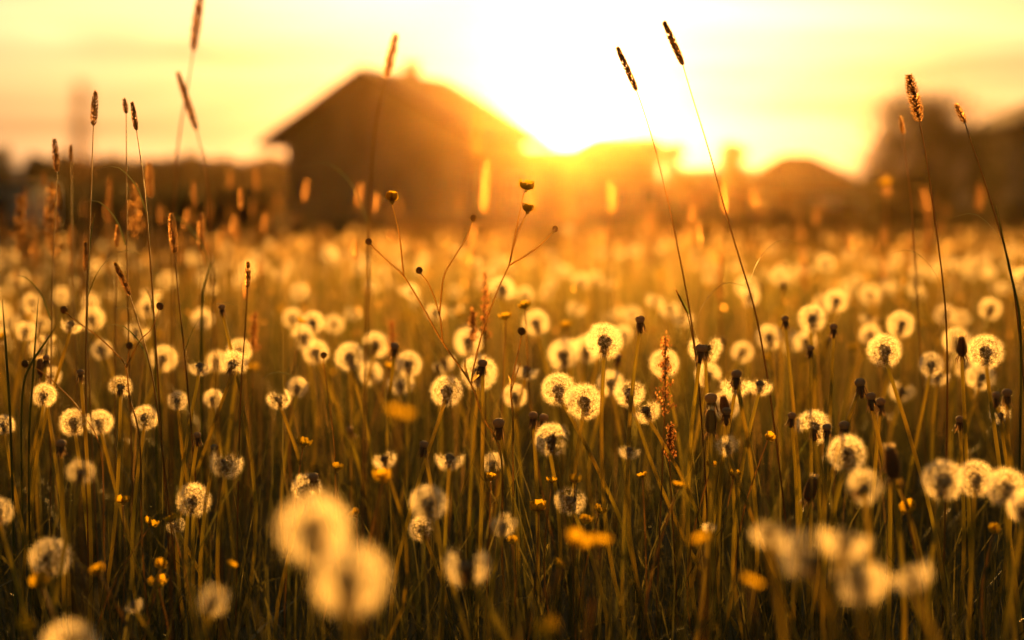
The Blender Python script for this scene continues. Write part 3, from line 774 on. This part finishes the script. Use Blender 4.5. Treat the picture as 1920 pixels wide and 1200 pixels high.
def far_clocks():
    """past the first few hundred: one mass of small clocks and their stems"""
    pts = np.concatenate([frustum_points(420, 6.3, 11, 1.0), frustum_points(110, 11, 18, 3)])
    keep_ = np.sin(pts[:, 0] * 2.3 + 1.1 * np.sin(pts[:, 1] * 1.7)) * np.sin(pts[:, 1] * 1.3 + .6) > -.25; pts = pts[keep_]      # in loose drifts
    side = frustum_points(1400, 1.25, 6.5, 1.3); pts = np.concatenate([pts, side[np.abs(side[:, 0]) > .375 * side[:, 1] + .12]])    # the meadow goes on either side of the frame
    Vs = []; Fs = []; base = 0; me = pappus('x', nostem, 46, 9, 0.0004, seed=5)
    v0 = np.zeros(len(me.vertices) * 3, np.float32); me.vertices.foreach_get('co', v0); v0 = v0.reshape(-1, 3); bpy.data.meshes.remove(me)
    tri = np.arange(len(v0)).reshape(-1, 3); n = len(pts)
    z = np.clip(rng.normal(.31, .035, n), .2, .42); s = rng.uniform(.85, 1.15, n)
    V = np.empty((n, len(v0), 3)); a = rng.uniform(0, 6.28, n)
    V[:, :, 0] = pts[:, 0, None] + s[:, None] * (v0[None, :, 0] * np.cos(a)[:, None] - v0[None, :, 1] * np.sin(a)[:, None])
    V[:, :, 1] = pts[:, 1, None] + s[:, None] * (v0[None, :, 0] * np.sin(a)[:, None] + v0[None, :, 1] * np.cos(a)[:, None])
    V[:, :, 2] = z[:, None] + s[:, None] * v0[None, :, 2]
    Fq = (np.arange(n)[:, None, None] * len(v0) + tri[None]).reshape(-1, 3)
    # stems as thin triangles
    st = np.empty((n, 3, 3)); st[:, 0] = np.stack([pts[:, 0] - .003, pts[:, 1], np.zeros(n)], -1); st[:, 1] = np.stack([pts[:, 0] + .003, pts[:, 1], np.zeros(n)], -1)
    st[:, 2] = np.stack([pts[:, 0] + rng.normal(0, .01, n), pts[:, 1], z], -1)
    Vall = np.concatenate([V.reshape(-1, 3), st.reshape(-1, 3)]); Fall = np.concatenate([Fq, n * len(v0) + np.arange(n * 3).reshape(-1, 3)])
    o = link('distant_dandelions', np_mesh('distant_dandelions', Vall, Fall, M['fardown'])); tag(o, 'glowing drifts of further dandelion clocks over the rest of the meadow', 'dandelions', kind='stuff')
far_clocks()

# ------------------------------------------------------------------ buttercups
def petal_mesh():
    V = []; Fc = []; nu, nv = 6, 5
    for i in range(nu):
        t = i / (nu - 1)
        for j in range(nv):
            s = (j / (nv - 1) - .5) * 2
            w = .0052 * math.sin(math.pi * (0.12 + .70 * t)) ** .8
            r = .0015 + .0085 * math.sin(t * 1.25); z = .0005 + .0085 * t * t * .9 + .0012 * (1 - s * s) * -1 * t
            V.append((r - .0012 * s * s * t, s * w, z))
    for i in range(nu - 1):
        for j in range(nv - 1): Fc.append((i*nv+j, i*nv+j+1, (i+1)*nv+j+1, (i+1)*nv+j))
    mb = MB(); mb.add(V, Fc); return mb.mesh('petal', M['petal'])
PETAL = petal_mesh()
def centre_mesh():
    mb = MB(); mb.lathe([(.0012, -.002), (.0022, 0), (.002, .002), (.0008, .0032)], 8)
    for k in range(34):
        a = random.uniform(0, 6.28); o = Vector((math.cos(a), math.sin(a), 0)); e = o * random.uniform(.002, .0042) + Vector((0, 0, random.uniform(.003, .0055)))
        mb.tube([o * .0015, e, e + Vector((0, 0, .0009))], [.00015, .0002, .0004], 3)
    return mb.mesh('flower_centre', M['anther'])
CENTRE = centre_mesh()
def bud_mesh():
    mb = MB(); mb.lathe([(.0008, -.004), (.0026, -.003), (.0037, -.0005), (.0035, .0018), (.0022, .0034), (.0006, .004)], 10)
    for d in fib(70):
        d = Vector(d); p = Vector((d.x * .0036, d.y * .0036, d.z * .0037)); mb.tube([p, p + d * .0012], [.0003, .00008], 3, False)
    return mb.mesh('bud', M['bud'])
BUD = bud_mesh()

def flower(parent, loc, axis, scale=1.0, open_=1.0):
    q = Vector(axis).to_track_quat('Z', 'Y')
    c_ = link('flower_centre', CENTRE, parent); c_.location = loc; c_.rotation_mode = 'QUATERNION'; c_.rotation_quaternion = q; c_.scale = (scale,) * 3
    off = random.uniform(0, 6)
    for k in range(5):
        p = link('petal', PETAL, c_); p.rotation_mode = 'QUATERNION'
        p.rotation_quaternion = Quaternion((0, 0, 1), off + k * 2 * math.pi / 5 + random.uniform(-.1, .1)) @ Quaternion((0, 1, 0), (1 - open_) * -.7 + random.uniform(-.08, .12))
        p.scale = (random.uniform(.92, 1.05),) * 3
    return c_

def buttercup(p, label, scale=1.0, axis=None, open_=1.0, group='buttercups in the meadow', lean=None):
    p = Vector(p); p.z = max(p.z, .03)
    lean = lean or (random.gauss(0, .12) * p.z, random.gauss(0, .1) * p.z)
    root = thing('buttercup', label, 'buttercup', (p.x - lean[0], p.y - lean[1], 0), group)
    top = Vector((lean[0], lean[1], p.z)); ax = stem_to(root, top - Vector((0, 0, .002)), .0011, .0008, material='twig', sides=5, n=8)
    flower(root, top, axis or (ax + Vector((random.gauss(0, .25), random.gauss(0, .25), 0))), scale, open_)
    PLACED.append(tuple(p)); return root

BC = [
 (948, 597, 1.75, 1.3, 'soft flat buttercup behind the forked stem below the sun'), (985, 578, 1.72, 1.25, 'soft flat buttercup above its twin below the sun'), (563, 605, 1.9, 1.1, 'soft yellow buttercup on a thin stem before the gabled house'),
 (750, 785, 0.82, 1.5, 'large orange blurred buttercup in front of the forked stem'), (717, 900, 1.22, 1.3, 'round yellow blurred buttercup under a blown clock'), (297, 1098, 1.32, 1.4, 'yellow buttercup facing the camera low in the dark grass'),
 (1082, 1020, 0.92, 1.5, 'wide orange blurred buttercup low below the sun'), (1125, 1022, 0.92, 1.2, 'orange blurred buttercup touching the wide low one'), (1045, 1064, 1.3, 1.0, 'small orange buttercup under the wide blurred one'),
 (1405, 1098, 0.86, 1.3, 'orange blurred buttercup left of the low blurred cluster'), (1030, 1192, 0.80, 1.5, 'orange blurred buttercup cut by the bottom of the frame'), (1318, 1022, 0.9, 1.1, 'dull orange blurred buttercup between pale stems'),
 (230, 943, 1.42, 1.1, 'small orange buttercup left of the greyish clock'), (633, 881, 1.45, 1.0, 'small cupped buttercup above the very large blurred pair'), (568, 836, 1.46, 1.3, 'drooping orange buttercup on a side twig'),
 (960, 1018, 1.35, .9, 'little yellow buttercup low in the glow'), (1439, 823, 1.42, 1.0, 'cupped glowing buttercup right of the parted clock'), (920, 900, 1.5, 1.0, 'little buttercup in the middle of the orange glow'),
 (1010, 960, 1.4, 1.5, 'ragged yellow buttercup in the low glow'), (187, 1075, 1.15, 1.1, 'orange blurred buttercup beside the low corner clock'), (300, 1064, 1.3, 1.0, 'orange buttercup above the one facing the camera'),
 (431, 1064, 1.25, .9, 'little orange blurred buttercup right of the greyish clock stem'), (80, 1098, 1.1, 1.3, 'dull yellow blurred buttercup under the low corner clock'), (46, 1180, 0.95, 1.2, 'orange blurred buttercup in the very bottom corner'),
 (668, 968, 1.4, 1.0, 'orange buttercup peeping right of the upper large blurred clock'), (1035, 905, 1.45, .9, 'little round buttercup beside the bitten clock'), (1078, 905, 1.42, 1.1, 'orange buttercup over the bitten clock'),
 (1097, 980, 1.38, 1.1, 'orange cupped buttercup below the bitten clock'), (1123, 960, 1.42, 1.0, 'dull orange buttercup right of the bitten clock'), (1333, 876, 1.45, .9, 'cupped buttercup between two straight stems'),
 (1375, 895, 1.42, 1.1, 'flat orange buttercup below the parted clock'), (1708, 958, 1.3, 1.3, 'flat dull buttercup below the touching low row'), (1862, 997, 1.3, 1.0, 'small orange buttercup under the touching low row'),
 (1690, 915, 1.25, 1.0, 'dull blurred buttercup behind the closed bud'), (1205, 896, 1.45, .9, 'small buttercup between bundled stems'), (280, 985, 1.4, 1.2, 'orange buttercup above the little torn clock'),
 (320, 975, 1.38, 1.0, 'orange buttercup touching the little torn clock'), (1270, 915, 1.25, .9, 'small blurred orange buttercup on a thick stem'),
]
BC += [(1660, 348, 3.0, 2.0, 'tall blurred glowing flower before the low barn')]
for x, y, d, sc, lab in BC: buttercup(at(x, y, d), lab, sc * (.6 if d < 1 else .74), open_=random.uniform(.6, 1.1))

def crowd_buttercups(n, d0, d1):
    for _ in range(n):
        d = math.sqrt(random.uniform(d0 * d0, d1 * d1)); x = random.uniform(-1, 1) * .375 * d
        z = random.uniform(.16, .34); px, py, dd = px_of((x, d, z))
        buttercup((x, d, z), '%s yellow buttercup in the meadow %s' % (band(d), zone_name(px)), random.uniform(.9, 1.2), group='blurred buttercups ' + zone_name(px))
crowd_buttercups(40, 1.8, 4.2)

def branch_plant(name, label, cat, stems, flowers, buds, leaves, d, group=None, r=.0012):
    """stems: lists of photo points (root stem first) at distance d"""
    base = at(*stems[0][0], d); foot = Vector((base.x + .01, base.y, 0))
    root = thing(name, label, cat, foot, group); loc = lambda x, y, dd=0: at(x, y, d + dd) - foot
    mb = MB()
    for i, st in enumerate(stems):
        P = [loc(x, y, .02 * math.sin(i * 2.1 + k * .6) * (k / len(st))) for k, (x, y) in enumerate(st)]
        if i == 0: P = [Vector((0, 0, -.01)), (P[0]) * .5 + Vector((-.004, 0, 0))] + P
        n = 6 * len(P); Q = smooth_path(P, n); r0 = r * (1 if i == 0 else .72)
        mb.tube(Q, [r0 * (1 - .45 * k / (n - 1)) for k in range(n)], 6)
    mb.build('stem', M['twig'], root)
    for x, y, sc, ax, op in flowers:
        flower(root, loc(x, y), ax, sc, op)
    for x, y, sc in buds:
        b = link('bud', BUD, root); b.location = loc(x, y); b.scale = (sc,) * 3; b.rotation_euler = (random.uniform(-.4, .4), random.uniform(-.4, .4), 0)
    for (x0, y0, x1, y1, x2, y2, w) in leaves:
        lm = MB(); Q = smooth_path([loc(x0, y0), loc(x1, y1, -.006), loc(x2, y2, -.002)], 8)
        lm.strip(Q, [w * (.3 + math.sin(math.pi * min(1, k / 7 + .1)) * .7) if k < 7 else w * .1 for k in range(8)], (.85, .5, .1)); lm.build('leaf', M['twig'], root)
    return root
branch_plant('branching_buttercup', 'tall forked buttercup plant with thin wiry branches standing in front of the gabled house', 'buttercup',
    [[(940, 860), (905, 780), (882, 718), (830, 642), (795, 580), (757, 518), (725, 488), (693, 457)], [(757, 518), (750, 450), (742, 410), (735, 384)], [(830, 642), (824, 590), (805, 535), (787, 511)],
     [(824, 590), (832, 520), (850, 485), (872, 450), (887, 414)], [(884, 722), (888, 690), (907, 615), (935, 540), (954, 498), (968, 445), (986, 404)], [(954, 498), (985, 480), (1010, 462), (1040, 432)], [(956, 492), (968, 430), (982, 362)]],
    [(735, 379, 1.0, (.05, -.1, 1), .35), (987, 356, 1.05, (.1, -.25, 1), .75), (989, 398, .9, (.15, -.1, 1), .5)],
    [(691, 453, .85), (786, 507, .9), (888, 409, .85), (1041, 429, .75)],
    [(880, 715, 872, 690, 873, 672, .0032), (886, 712, 900, 690, 912, 668, .0042), (884, 716, 905, 698, 925, 692, .003)], 1.47, 'branching buttercup plants', .0013)
branch_plant('branching_buttercup', 'small thin buttercup plant with one round bud right of the tall forked one', 'buttercup',
    [[(962, 800), (958, 730), (965, 690), (974, 650), (978, 627)], [(958, 735), (968, 702), (976, 680)]], [], [(978, 621, 1.05)], [(960, 730, 956, 712, 952, 702, .002)], 1.48, 'branching buttercup plants')
branch_plant('branching_buttercup', 'thin crooked buttercup stalk with brown buds beside the frame edge clocks', 'buttercup',
    [[(262, 830), (243, 745), (236, 688), (215, 660), (180, 628), (140, 600), (122, 584)], [(238, 690), (241, 665), (243, 652)], [(236, 690), (262, 640), (285, 615), (299, 578)]], [], [(120, 581, 1.0), (243, 648, .9), (300, 574, 1.0)], [], 1.47, 'branching buttercup plants', .0011)
branch_plant('branching_buttercup', 'low crooked stalk with a single bud near the small sharp clock', 'buttercup',
    [[(190, 850), (150, 770), (110, 725), (75, 695), (50, 684)]], [], [(47, 682, 1.0)], [], 1.5, 'branching buttercup plants', .001)
branch_plant('branching_buttercup', 'thin bent stalk with round bud before the touching pair of clocks', 'buttercup',
    [[(628, 860), (618, 760), (608, 690), (607, 672)]], [], [(607, 666, .9)], [], 1.6, 'branching buttercup plants', .001)

# ------------------------------------------------------------------ grasses with seed spikes
def spike_mesh(L_, w, seed=0, taper=.8, coarse=1.0):
    """bottle brush of little overlapping spikelets, along +Z from 0 to L_"""
    r_ = np.random.default_rng(seed); mb = MB(); n = 9
    prof = [(max(.0003, w * .12 * math.sin(math.pi * min(.97, max(.06, (i / (n - 1)) ** taper))) ** .45), L_ * i / (n - 1)) for i in range(n)]
    mb.lathe(prof, 9)
    w *= 1.22; cnt = int(L_ / .0011 * 15)
    for k in range(cnt):
        t = r_.uniform(0.0, 1.0); a = r_.uniform(0, 6.28); rad = w * .36 * math.sin(math.pi * min(.97, max(.06, t ** taper))) ** .45
        o = Vector((math.cos(a), math.sin(a), 0)); s = Vector((-math.sin(a), math.cos(a), 0)); p = o * rad * .85 + Vector((0, 0, t * L_))
        e = p + o * w * .17 * r_.uniform(.5, 1.3) * coarse + Vector((0, 0, .0022 * r_.uniform(.5, 1.4))); m_ = (p + e) / 2 + o * .0002
        wd = .0009 * coarse
        mb.add([p - s * wd * .4, p + s * wd * .4, m_ + s * wd * .6, e, m_ - s * wd * .6], [(0, 1, 2, 3, 4)])
    body = len(mb.f)
    for k in range(int(L_ / .001 * 16)):          # pale bristles that catch the light along the rim
        t = r_.uniform(0.02, 1.0); a = r_.uniform(0, 6.28); rad = w * .36 * math.sin(math.pi * min(.97, max(.06, t ** taper))) ** .45
        o = Vector((math.cos(a), math.sin(a), 0)); s = Vector((-math.sin(a), math.cos(a), 0)) * .00012; p = o * rad * .9 + Vector((0, 0, t * L_))
        e = p + o * w * .30 * r_.uniform(.5, 1.2) + Vector((0, 0, .002 * r_.uniform(.3, 1.5))); mb.add([p - s, p + s, e], [(0, 1, 2)])
    me = mb.mesh('seed_spike', M['spike'], False); me.materials.append(M['bristle'])
    ix = np.zeros(len(me.polygons), np.int32); ix[body:] = 1; me.polygons.foreach_set('material_index', ix); return me

def grass_spike(label, tip, bot, width, d, stem=(), group='grass stalks with seed spikes', coarse=1.0, stemr=.0007, leaf=None, dtop=0):
    """tip and bottom of the spike and points of the stem in photo pixels, all at distance d"""
    T = at(*tip, d + dtop); B = at(*bot, d); Pts = [at(x, y, d) for x, y in stem]
    last = Pts[-1] if Pts else B
    prev = Pts[-2] if len(Pts) > 1 else B if Pts else T
    sl = (last - prev); sl = sl / max(1e-6, -sl.z) if sl.z < 0 else Vector((0, 0, -1))
    foot = Vector((last.x + sl.x * last.z * .45, last.y + random.uniform(-.02, .04), 0))
    root = thing('timothy_stalk', label, 'grass stalk', foot, group)
    mb = MB(); P = [Vector((0, 0, -.01))] + [p - foot for p in reversed(Pts)] + [B - foot + (T - B) * .05]
    if not Pts: P.insert(1, (B - foot) * .5 + Vector((random.uniform(-.01, .01), 0, 0)))
    n = 7 * len(P); mb.tube(relax(smooth_path(P, n)), [stemr * (1.5 - .75 * k / (n - 1)) for k in range(n)], 6); mb.build('stem', M['culm'], root)
    v = T - B; L_ = v.length; o = link('seed_spike', spike_mesh(L_, width * d / F, random.randrange(10 ** 6), coarse=coarse), root)
    o.location = B - foot; o.rotation_mode = 'QUATERNION'; o.rotation_quaternion = v.to_track_quat('Z', 'Y')
    if leaf is None and d < 1.65 and len(Pts) > 1:
        k = Pts[-1] if len(Pts) < 4 else Pts[-2]; sx = random.choice((-1, 1)); k = k - foot
        lm = MB(); Q = smooth_path([k, k + Vector((sx * .012, .004, .03)), k + Vector((sx * .034, .008, .05)), k + Vector((sx * .06, .01, .045))], 9)
        lm.strip(Q, [.003 * (1 - .9 * (q / 8) ** 2) for q in range(9)], (.2, .9, .3)); lm.build('leaf', M['leaf'], root)
    if leaf:
        lm = MB(); Q = smooth_path([at(x, y, d) - foot for x, y in leaf], 9); lm.strip(Q, [.0035 * (1 - .9 * k / 8) for k in range(9)], (.9, .4, .1)); lm.build('leaf', M['leaf'], root)
    return root
GS = [
 ('dark sharp grass spike against the sky at the far tall end of the dark trio', (179, 173), (175, 236), 13, 1.5, [(173, 300), (168, 420), (163, 560), (160, 700)]),
 ('short dark grass spike against the sky, smaller of two close ones', (233, 187), (237, 213), 9, 1.6, [(237, 260), (238, 330), (236, 460)]),
 ('ragged dark grass spike against the sky beside the smaller short one', (248, 194), (256, 245), 10, 1.52, [(263, 290), (268, 330), (275, 400), (285, 520)]),
 ('soft rim lit grass spike just below the treeline top', (280, 306), (282, 370), 16, 1.95, [(284, 420), (284, 520)]),
 ('dark grass spike standing up over the treeline beside the dark trees', (102, 262), (107, 322), 12, 1.62, [(104, 380), (100, 480), (95, 600)]),
 ('tiny dark grass spike over the treeline', (134, 274), (134, 303), 8, 1.8, [(134, 360), (136, 480)]),
 ('sharp brown grass spike with bright rim, largest low one before the treeline', (321, 403), (328, 476), 16, 1.46, [(331, 520), (338, 590), (346, 660), (355, 760)]),
 ('soft rim lit grass spike right of the sharp bright rimmed one', (378, 400), (377, 472), 14, 1.85, [(378, 520), (376, 620)]),
 ('slanting sharp grass spike with bright rim on a curved stem', (216, 494), (244, 554), 11, 1.48, [(250, 575), (266, 625), (285, 700), (300, 790)]),
 ('small upright sharp grass spike on a thin dark stem before the gabled house', (465, 493), (464, 541), 11, 1.47, [(461, 600), (455, 680), (448, 790)]),
 ('small soft dark grass spike beside a dark blade', (160, 455), (161, 510), 10, 1.6, [(163, 560), (164, 660)]),
 ('small soft grass spike above the slanting sharp one', (221, 425), (219, 463), 9, 1.7, [(219, 520), (215, 640)]),
 ('large reddish blurred grass spike cut by the top of the frame', (379, -30), (362, 96), 17, 1.10, [(356, 140), (335, 260), (322, 420)]),
 ('reddish blurred grass spike slanting in the sky below the cut off one', (334, 138), (369, 245), 13, 1.14, [(380, 290), (392, 360), (400, 520)]),
 ('blurred brown grass spike over the peak of the gabled house', (742, 66), (724, 148), 19, 1.16, [(712, 190), (700, 260), (690, 420)]),
 ('orange grass spike, higher of the two in the white sun glow', (1246, 43), (1281, 122), 11, 1.50, [(1300, 190), (1333, 290), (1352, 370), (1378, 455), (1402, 540), (1440, 660)]),
 ('pale golden grass spike, lower of the two in the white sun glow', (1158, 90), (1194, 170), 10, 1.50, [(1212, 220), (1240, 320), (1262, 420), (1280, 510), (1300, 620), (1318, 780)]),
 ('thick rough rust brown grass spike in front of the round tree', (1704, 142), (1724, 228), 19, 1.48, [(1733, 270), (1745, 350), (1758, 450), (1772, 560), (1780, 700)]),
 ('short dark smooth grass spike leaning beside the dark house roof', (1793, 198), (1810, 231), 13, 1.50, [(1822, 270), (1845, 335), (1868, 410), (1890, 490), (1912, 580)]),
 ('tiny dark grass spike in front of the round tree', (1688, 222), (1693, 252), 8, 1.8, [(1700, 320), (1715, 420)]),
 ('soft grass spike glowing on a leaning stem below the orange spike', (1356, 338), (1358, 400), 13, 2.2, [(1356, 480), (1352, 560)]),
 ('soft low grass spike with glow before the ridged house', (1150, 348), (1145, 400), 12, 2.4, [(1142, 460)]),
 ('tall near blurred grass spike glowing before the gabled house roof', (913, 300), (908, 400), 15, 2.4, [(906, 470), (905, 560)]),
 ('soft brown grass spike at the low dark hedge, leaning', (232, 398), (238, 424), 10, 2.4, [(240, 480)]),
 ('soft brown grass spike, slim one before the hedge', (353, 390), (347, 430), 11, 2.3, [(346, 480)]),
 ('soft brown grass spike, squat one before the hedge', (441, 405), (437, 445), 12, 2.5, [(436, 500)]),
 ('soft amber grass spike low over the outbuilding corner', (82, 325), (83, 352), 9, 2.4, [(84, 420)]),
 ('soft amber grass spike before the hedge left of the ragged panicle', (200, 380), (205, 420), 12, 2.4, [(208, 480)]),
 ('soft amber grass spike low beside the ragged panicle', (135, 425), (133, 462), 12, 2.4, [(133, 540)]),
 ('faint amber grass spike before the gabled house wall', (576, 340), (570, 380), 7, 3.0, [(568, 440)]),
 ('faint amber grass spike near the gabled house corner', (432, 322), (433, 352), 7, 3.0, [(434, 420)]),
 ('faint amber grass spike at the gabled house corner, taller', (480, 315), (482, 360), 7, 3.0, [(484, 430)]),
 ('faint amber grass spike on the wide wall of the gabled house', (677, 345), (672, 385), 7, 3.2, [(670, 440)]),
 ('glowing soft grass spike before the low barn', (1660, 330), (1661, 368), 17, 3.2, [(1662, 430)]),
 ('reddish soft grass spike before the round tree trunk', (1730, 355), (1738, 400), 12, 3.0, [(1742, 470)]),
 ('reddish soft grass spike below the dark house', (1840, 350), (1836, 395), 12, 3.0, [(1834, 470)]),
 ('faint glowing grass spike before the long flat roof', (1412, 362), (1416, 390), 10, 3.2, [(1418, 450)]),
 ('slim soft grass spike rising from the grass before the hedge', (300, 385), (302, 420), 10, 2.6, [(303, 480)]),
]
for lab, tip, bot, wd, d, st in GS:
    grass_spike(lab, tip, bot, wd, d, st, coarse=1.7 if ('rough' in lab or 'sun glow' in lab) else 1.0)
grass_spike('tall bent dark grass with narrow drooping leaf below the pale golden spike', (1268, 545), (1290, 590), 3, 1.5, [(1300, 640), (1316, 760)], group='bent dark grasses', leaf=[(1293, 588), (1280, 565), (1268, 545)])

def tall_blade(label, pts, width, d):
    P = [at(x, y, d) for x, y in pts]; foot = Vector((P[-1].x, P[-1].y, 0)); root = thing('tall_grass_blade', label, 'grass blade', foot, 'tall dark grass blades')
    Q = relax(smooth_path([p - foot for p in P] + [Vector((0, 0, -.01))], 22), 8); mb = MB(); w = width * d / F
    mb.tube(Q, [w * (.12 + .38 * min(1, k / 7)) for k in range(22)], 4)
    mb.build('blade', M['leaf'], root)
for lab, pts, w, d in [('tall straight dark grass blade at the slanting sharp spike', [(178, 400), (166, 470), (163, 600), (160, 760)], 8, 1.52), ('dark curved grass blade crossing the small soft clock at the frame edge', [(106, 610), (80, 650), (48, 700), (38, 800)], 7, 1.5),
                    ('dark grass blade by the very frame edge', [(4, 560), (10, 640), (18, 760), (22, 860)], 9, 1.45), ('soft dark grass blade behind the curved spike stem', [(272, 540), (287, 570), (291, 650), (292, 740)], 8, 1.7),
                    ('soft upright grass blade under the soft rim lit spike', [(404, 480), (382, 530), (378, 600), (377, 720)], 8, 1.75), ('dark thin grass blade rising left of the overlapping twins', [(72, 560), (66, 640), (60, 740), (52, 860)], 7, 1.5),
                    ('dark leaning blade at the frame edge beside the sharp clock', [(1868, 385), (1885, 470), (1905, 560), (1917, 660)], 7, 1.5)]:
    tall_blade(lab, pts, w * .65, d)

def spike_crowd(n, d0, d1, xa=-1, xb=1):
    """blurred grass stalks with spikes further back"""
    for _ in range(n):
        d = math.sqrt(random.uniform(d0 * d0, d1 * d1)); x = random.uniform(xa, xb) * .375 * d; z = random.uniform(.38, .54)
        px, py, dd = px_of((x, d, z)); L_ = random.uniform(.03, .05) * F / dd; lx = random.uniform(-.12, .12) * L_
        grass_spike('blurred amber grass spike in the %s meadow %s' % ('middle' if d < 4 else 'farther', zone_name(px)), (px + lx, py), (px, py + L_), .0065 * F / dd, dd, [], 'blurred grass spikes ' + zone_name(px))
spike_crowd(90, 2.2, 6.5); spike_crowd(34, 1.9, 4.0, -1, -.45)

def panicle(label, cx, ytop, ybot, w, d, group='grasses with loose panicles', material='panicle', name='panicle_stalk', rough=1.0, cat='grass stalk'):
    """stalk with a loose, lobed seed head"""
    T = at(cx, ytop, d); B = at(cx + random.uniform(-3, 3), ybot, d); foot = Vector((B.x + random.uniform(-.02, .02), B.y, 0))
    root = thing(name, label, cat, foot, group); L_ = (T - B).length; W_ = w * d / F / 2
    mb = MB(); Q = smooth_path([(0, 0, -.01), (B - foot) * .5, B - foot, T - foot], 16); mb.tube(Q, [.0011 - .0007 * k / 15 for k in range(16)], 5); mb.build('stem', M['culm'], root)
    pm = MB(); nb = 16
    for k in range(nb):
        t = k / (nb - 1); a = k * 2.4; o = Vector((math.cos(a), math.sin(a), 0)); p0 = (B - foot).lerp(T - foot, t)
        ln = W_ * (1.15 - t) * random.uniform(.6, 1.1); p1 = p0 + o * ln * .5 + Vector((0, 0, ln * .5)); p2 = p0 + o * ln + Vector((0, 0, ln * 1.1))
        pm.tube([p0, p1, p2], [.0003, .00025, .0002], 3)
        for j in range(48 if rough > 1.5 else 26):
            u = random.random(); c_ = (p0.lerp(p1, u * 2) if u < .5 else p1.lerp(p2, u * 2 - 1)) + Vector((random.gauss(0, 1), random.gauss(0, 1), random.gauss(0, 1))) * .0016 * rough
            e = Vector((random.gauss(0, .5), random.gauss(0, .5), 1)).normalized(); s = e.cross(Vector((random.gauss(0, 1), random.gauss(0, 1), .1))).normalized(); l_ = random.uniform(.002, .0036) * rough
            pm.add([c_ - e * l_ * .5, c_ + s * .0008 * rough, c_ + e * l_ * .5, c_ - s * .0008 * rough], [(0, 1, 2, 3)])
    pm.build('panicle', M[material], root, False); return root
panicle('soft tall amber panicle grass before the dark trees', 98, 352, 480, 44, 2.1, rough=1.6)
panicle('soft amber panicle grass next to the frame edge, bushy', 38, 375, 485, 42, 2.2, rough=1.6)
panicle('soft amber panicle grass, low and thin at the frame edge', 66, 430, 500, 22, 2.6)
panicle('ragged lobed panicle grass before the dark hedge', 252, 352, 440, 36, 2.1, rough=1.5)
panicle('near blurred brown panicle grass rising into the sky over the treeline', 152, 165, 330, 34, 0.60, rough=.8)
panicle('near faint blurred panicle grass in front of the gabled house roof', 893, 215, 290, 14, 3.0)
for x, y0, y1, w, d, lab in [(1248, 636, 775, 40, 1.46, 'sharp rust brown sorrel spike right of the highest sharp clock'), (910, 515, 635, 22, 1.75, 'soft orange sorrel spike behind the forked stem'), (886, 585, 640, 18, 1.8, 'soft orange sorrel side spike by the dark hearted clock'),
                        (735, 605, 670, 22, 2.0, 'soft red sorrel spike left of the forked stem'), (478, 590, 660, 20, 1.9, 'soft rusty sorrel spike beside the small upright grass spike'), (1505, 465, 540, 20, 3.0, 'blurred red sorrel spike before the hipped house'),
                        (1740, 400, 500, 22, 3.0, 'blurred red sorrel spike before the round tree, taller'), (1350, 470, 560, 14, 2.6, 'blurred red sorrel spike on the leaning stem below the sun'), (1705, 440, 520, 18, 3.4, 'blurred red sorrel spike before the round tree, shorter'),
                        (1258, 800, 860, 18, 1.5, 'sharp low sorrel tip under the rust brown one')]:
    panicle(lab, x, y0, y1, w, d, 'rusty sorrel spikes', 'sorrel', 'sorrel', 1.15, 'sorrel')

# ------------------------------------------------------------------ evening haze
def haze():
    mb = MB(); mb.box((-230, -70, -1.0), (230, 340, 13.0)); m = bpy.data.materials.new('evening_haze'); m.use_nodes = True
    N = m.node_tree.nodes; N.clear(); out = N.new('ShaderNodeOutputMaterial'); v = N.new('ShaderNodeVolumePrincipled')
    v.inputs['Color'].default_value = (1.0, 0.66, 0.32, 1); v.inputs['Density'].default_value = HAZE_DENSITY; v.inputs['Anisotropy'].default_value = HAZE_G
    m.node_tree.links.new(v.outputs[0], out.inputs['Volume'])
    m.cycles.homogeneous_volume = True if hasattr(m.cycles, 'homogeneous_volume') else True
    o = mb.build('haze', m, None, False); tag(o, 'thin golden evening haze over the whole meadow', 'haze', kind='stuff')
haze()
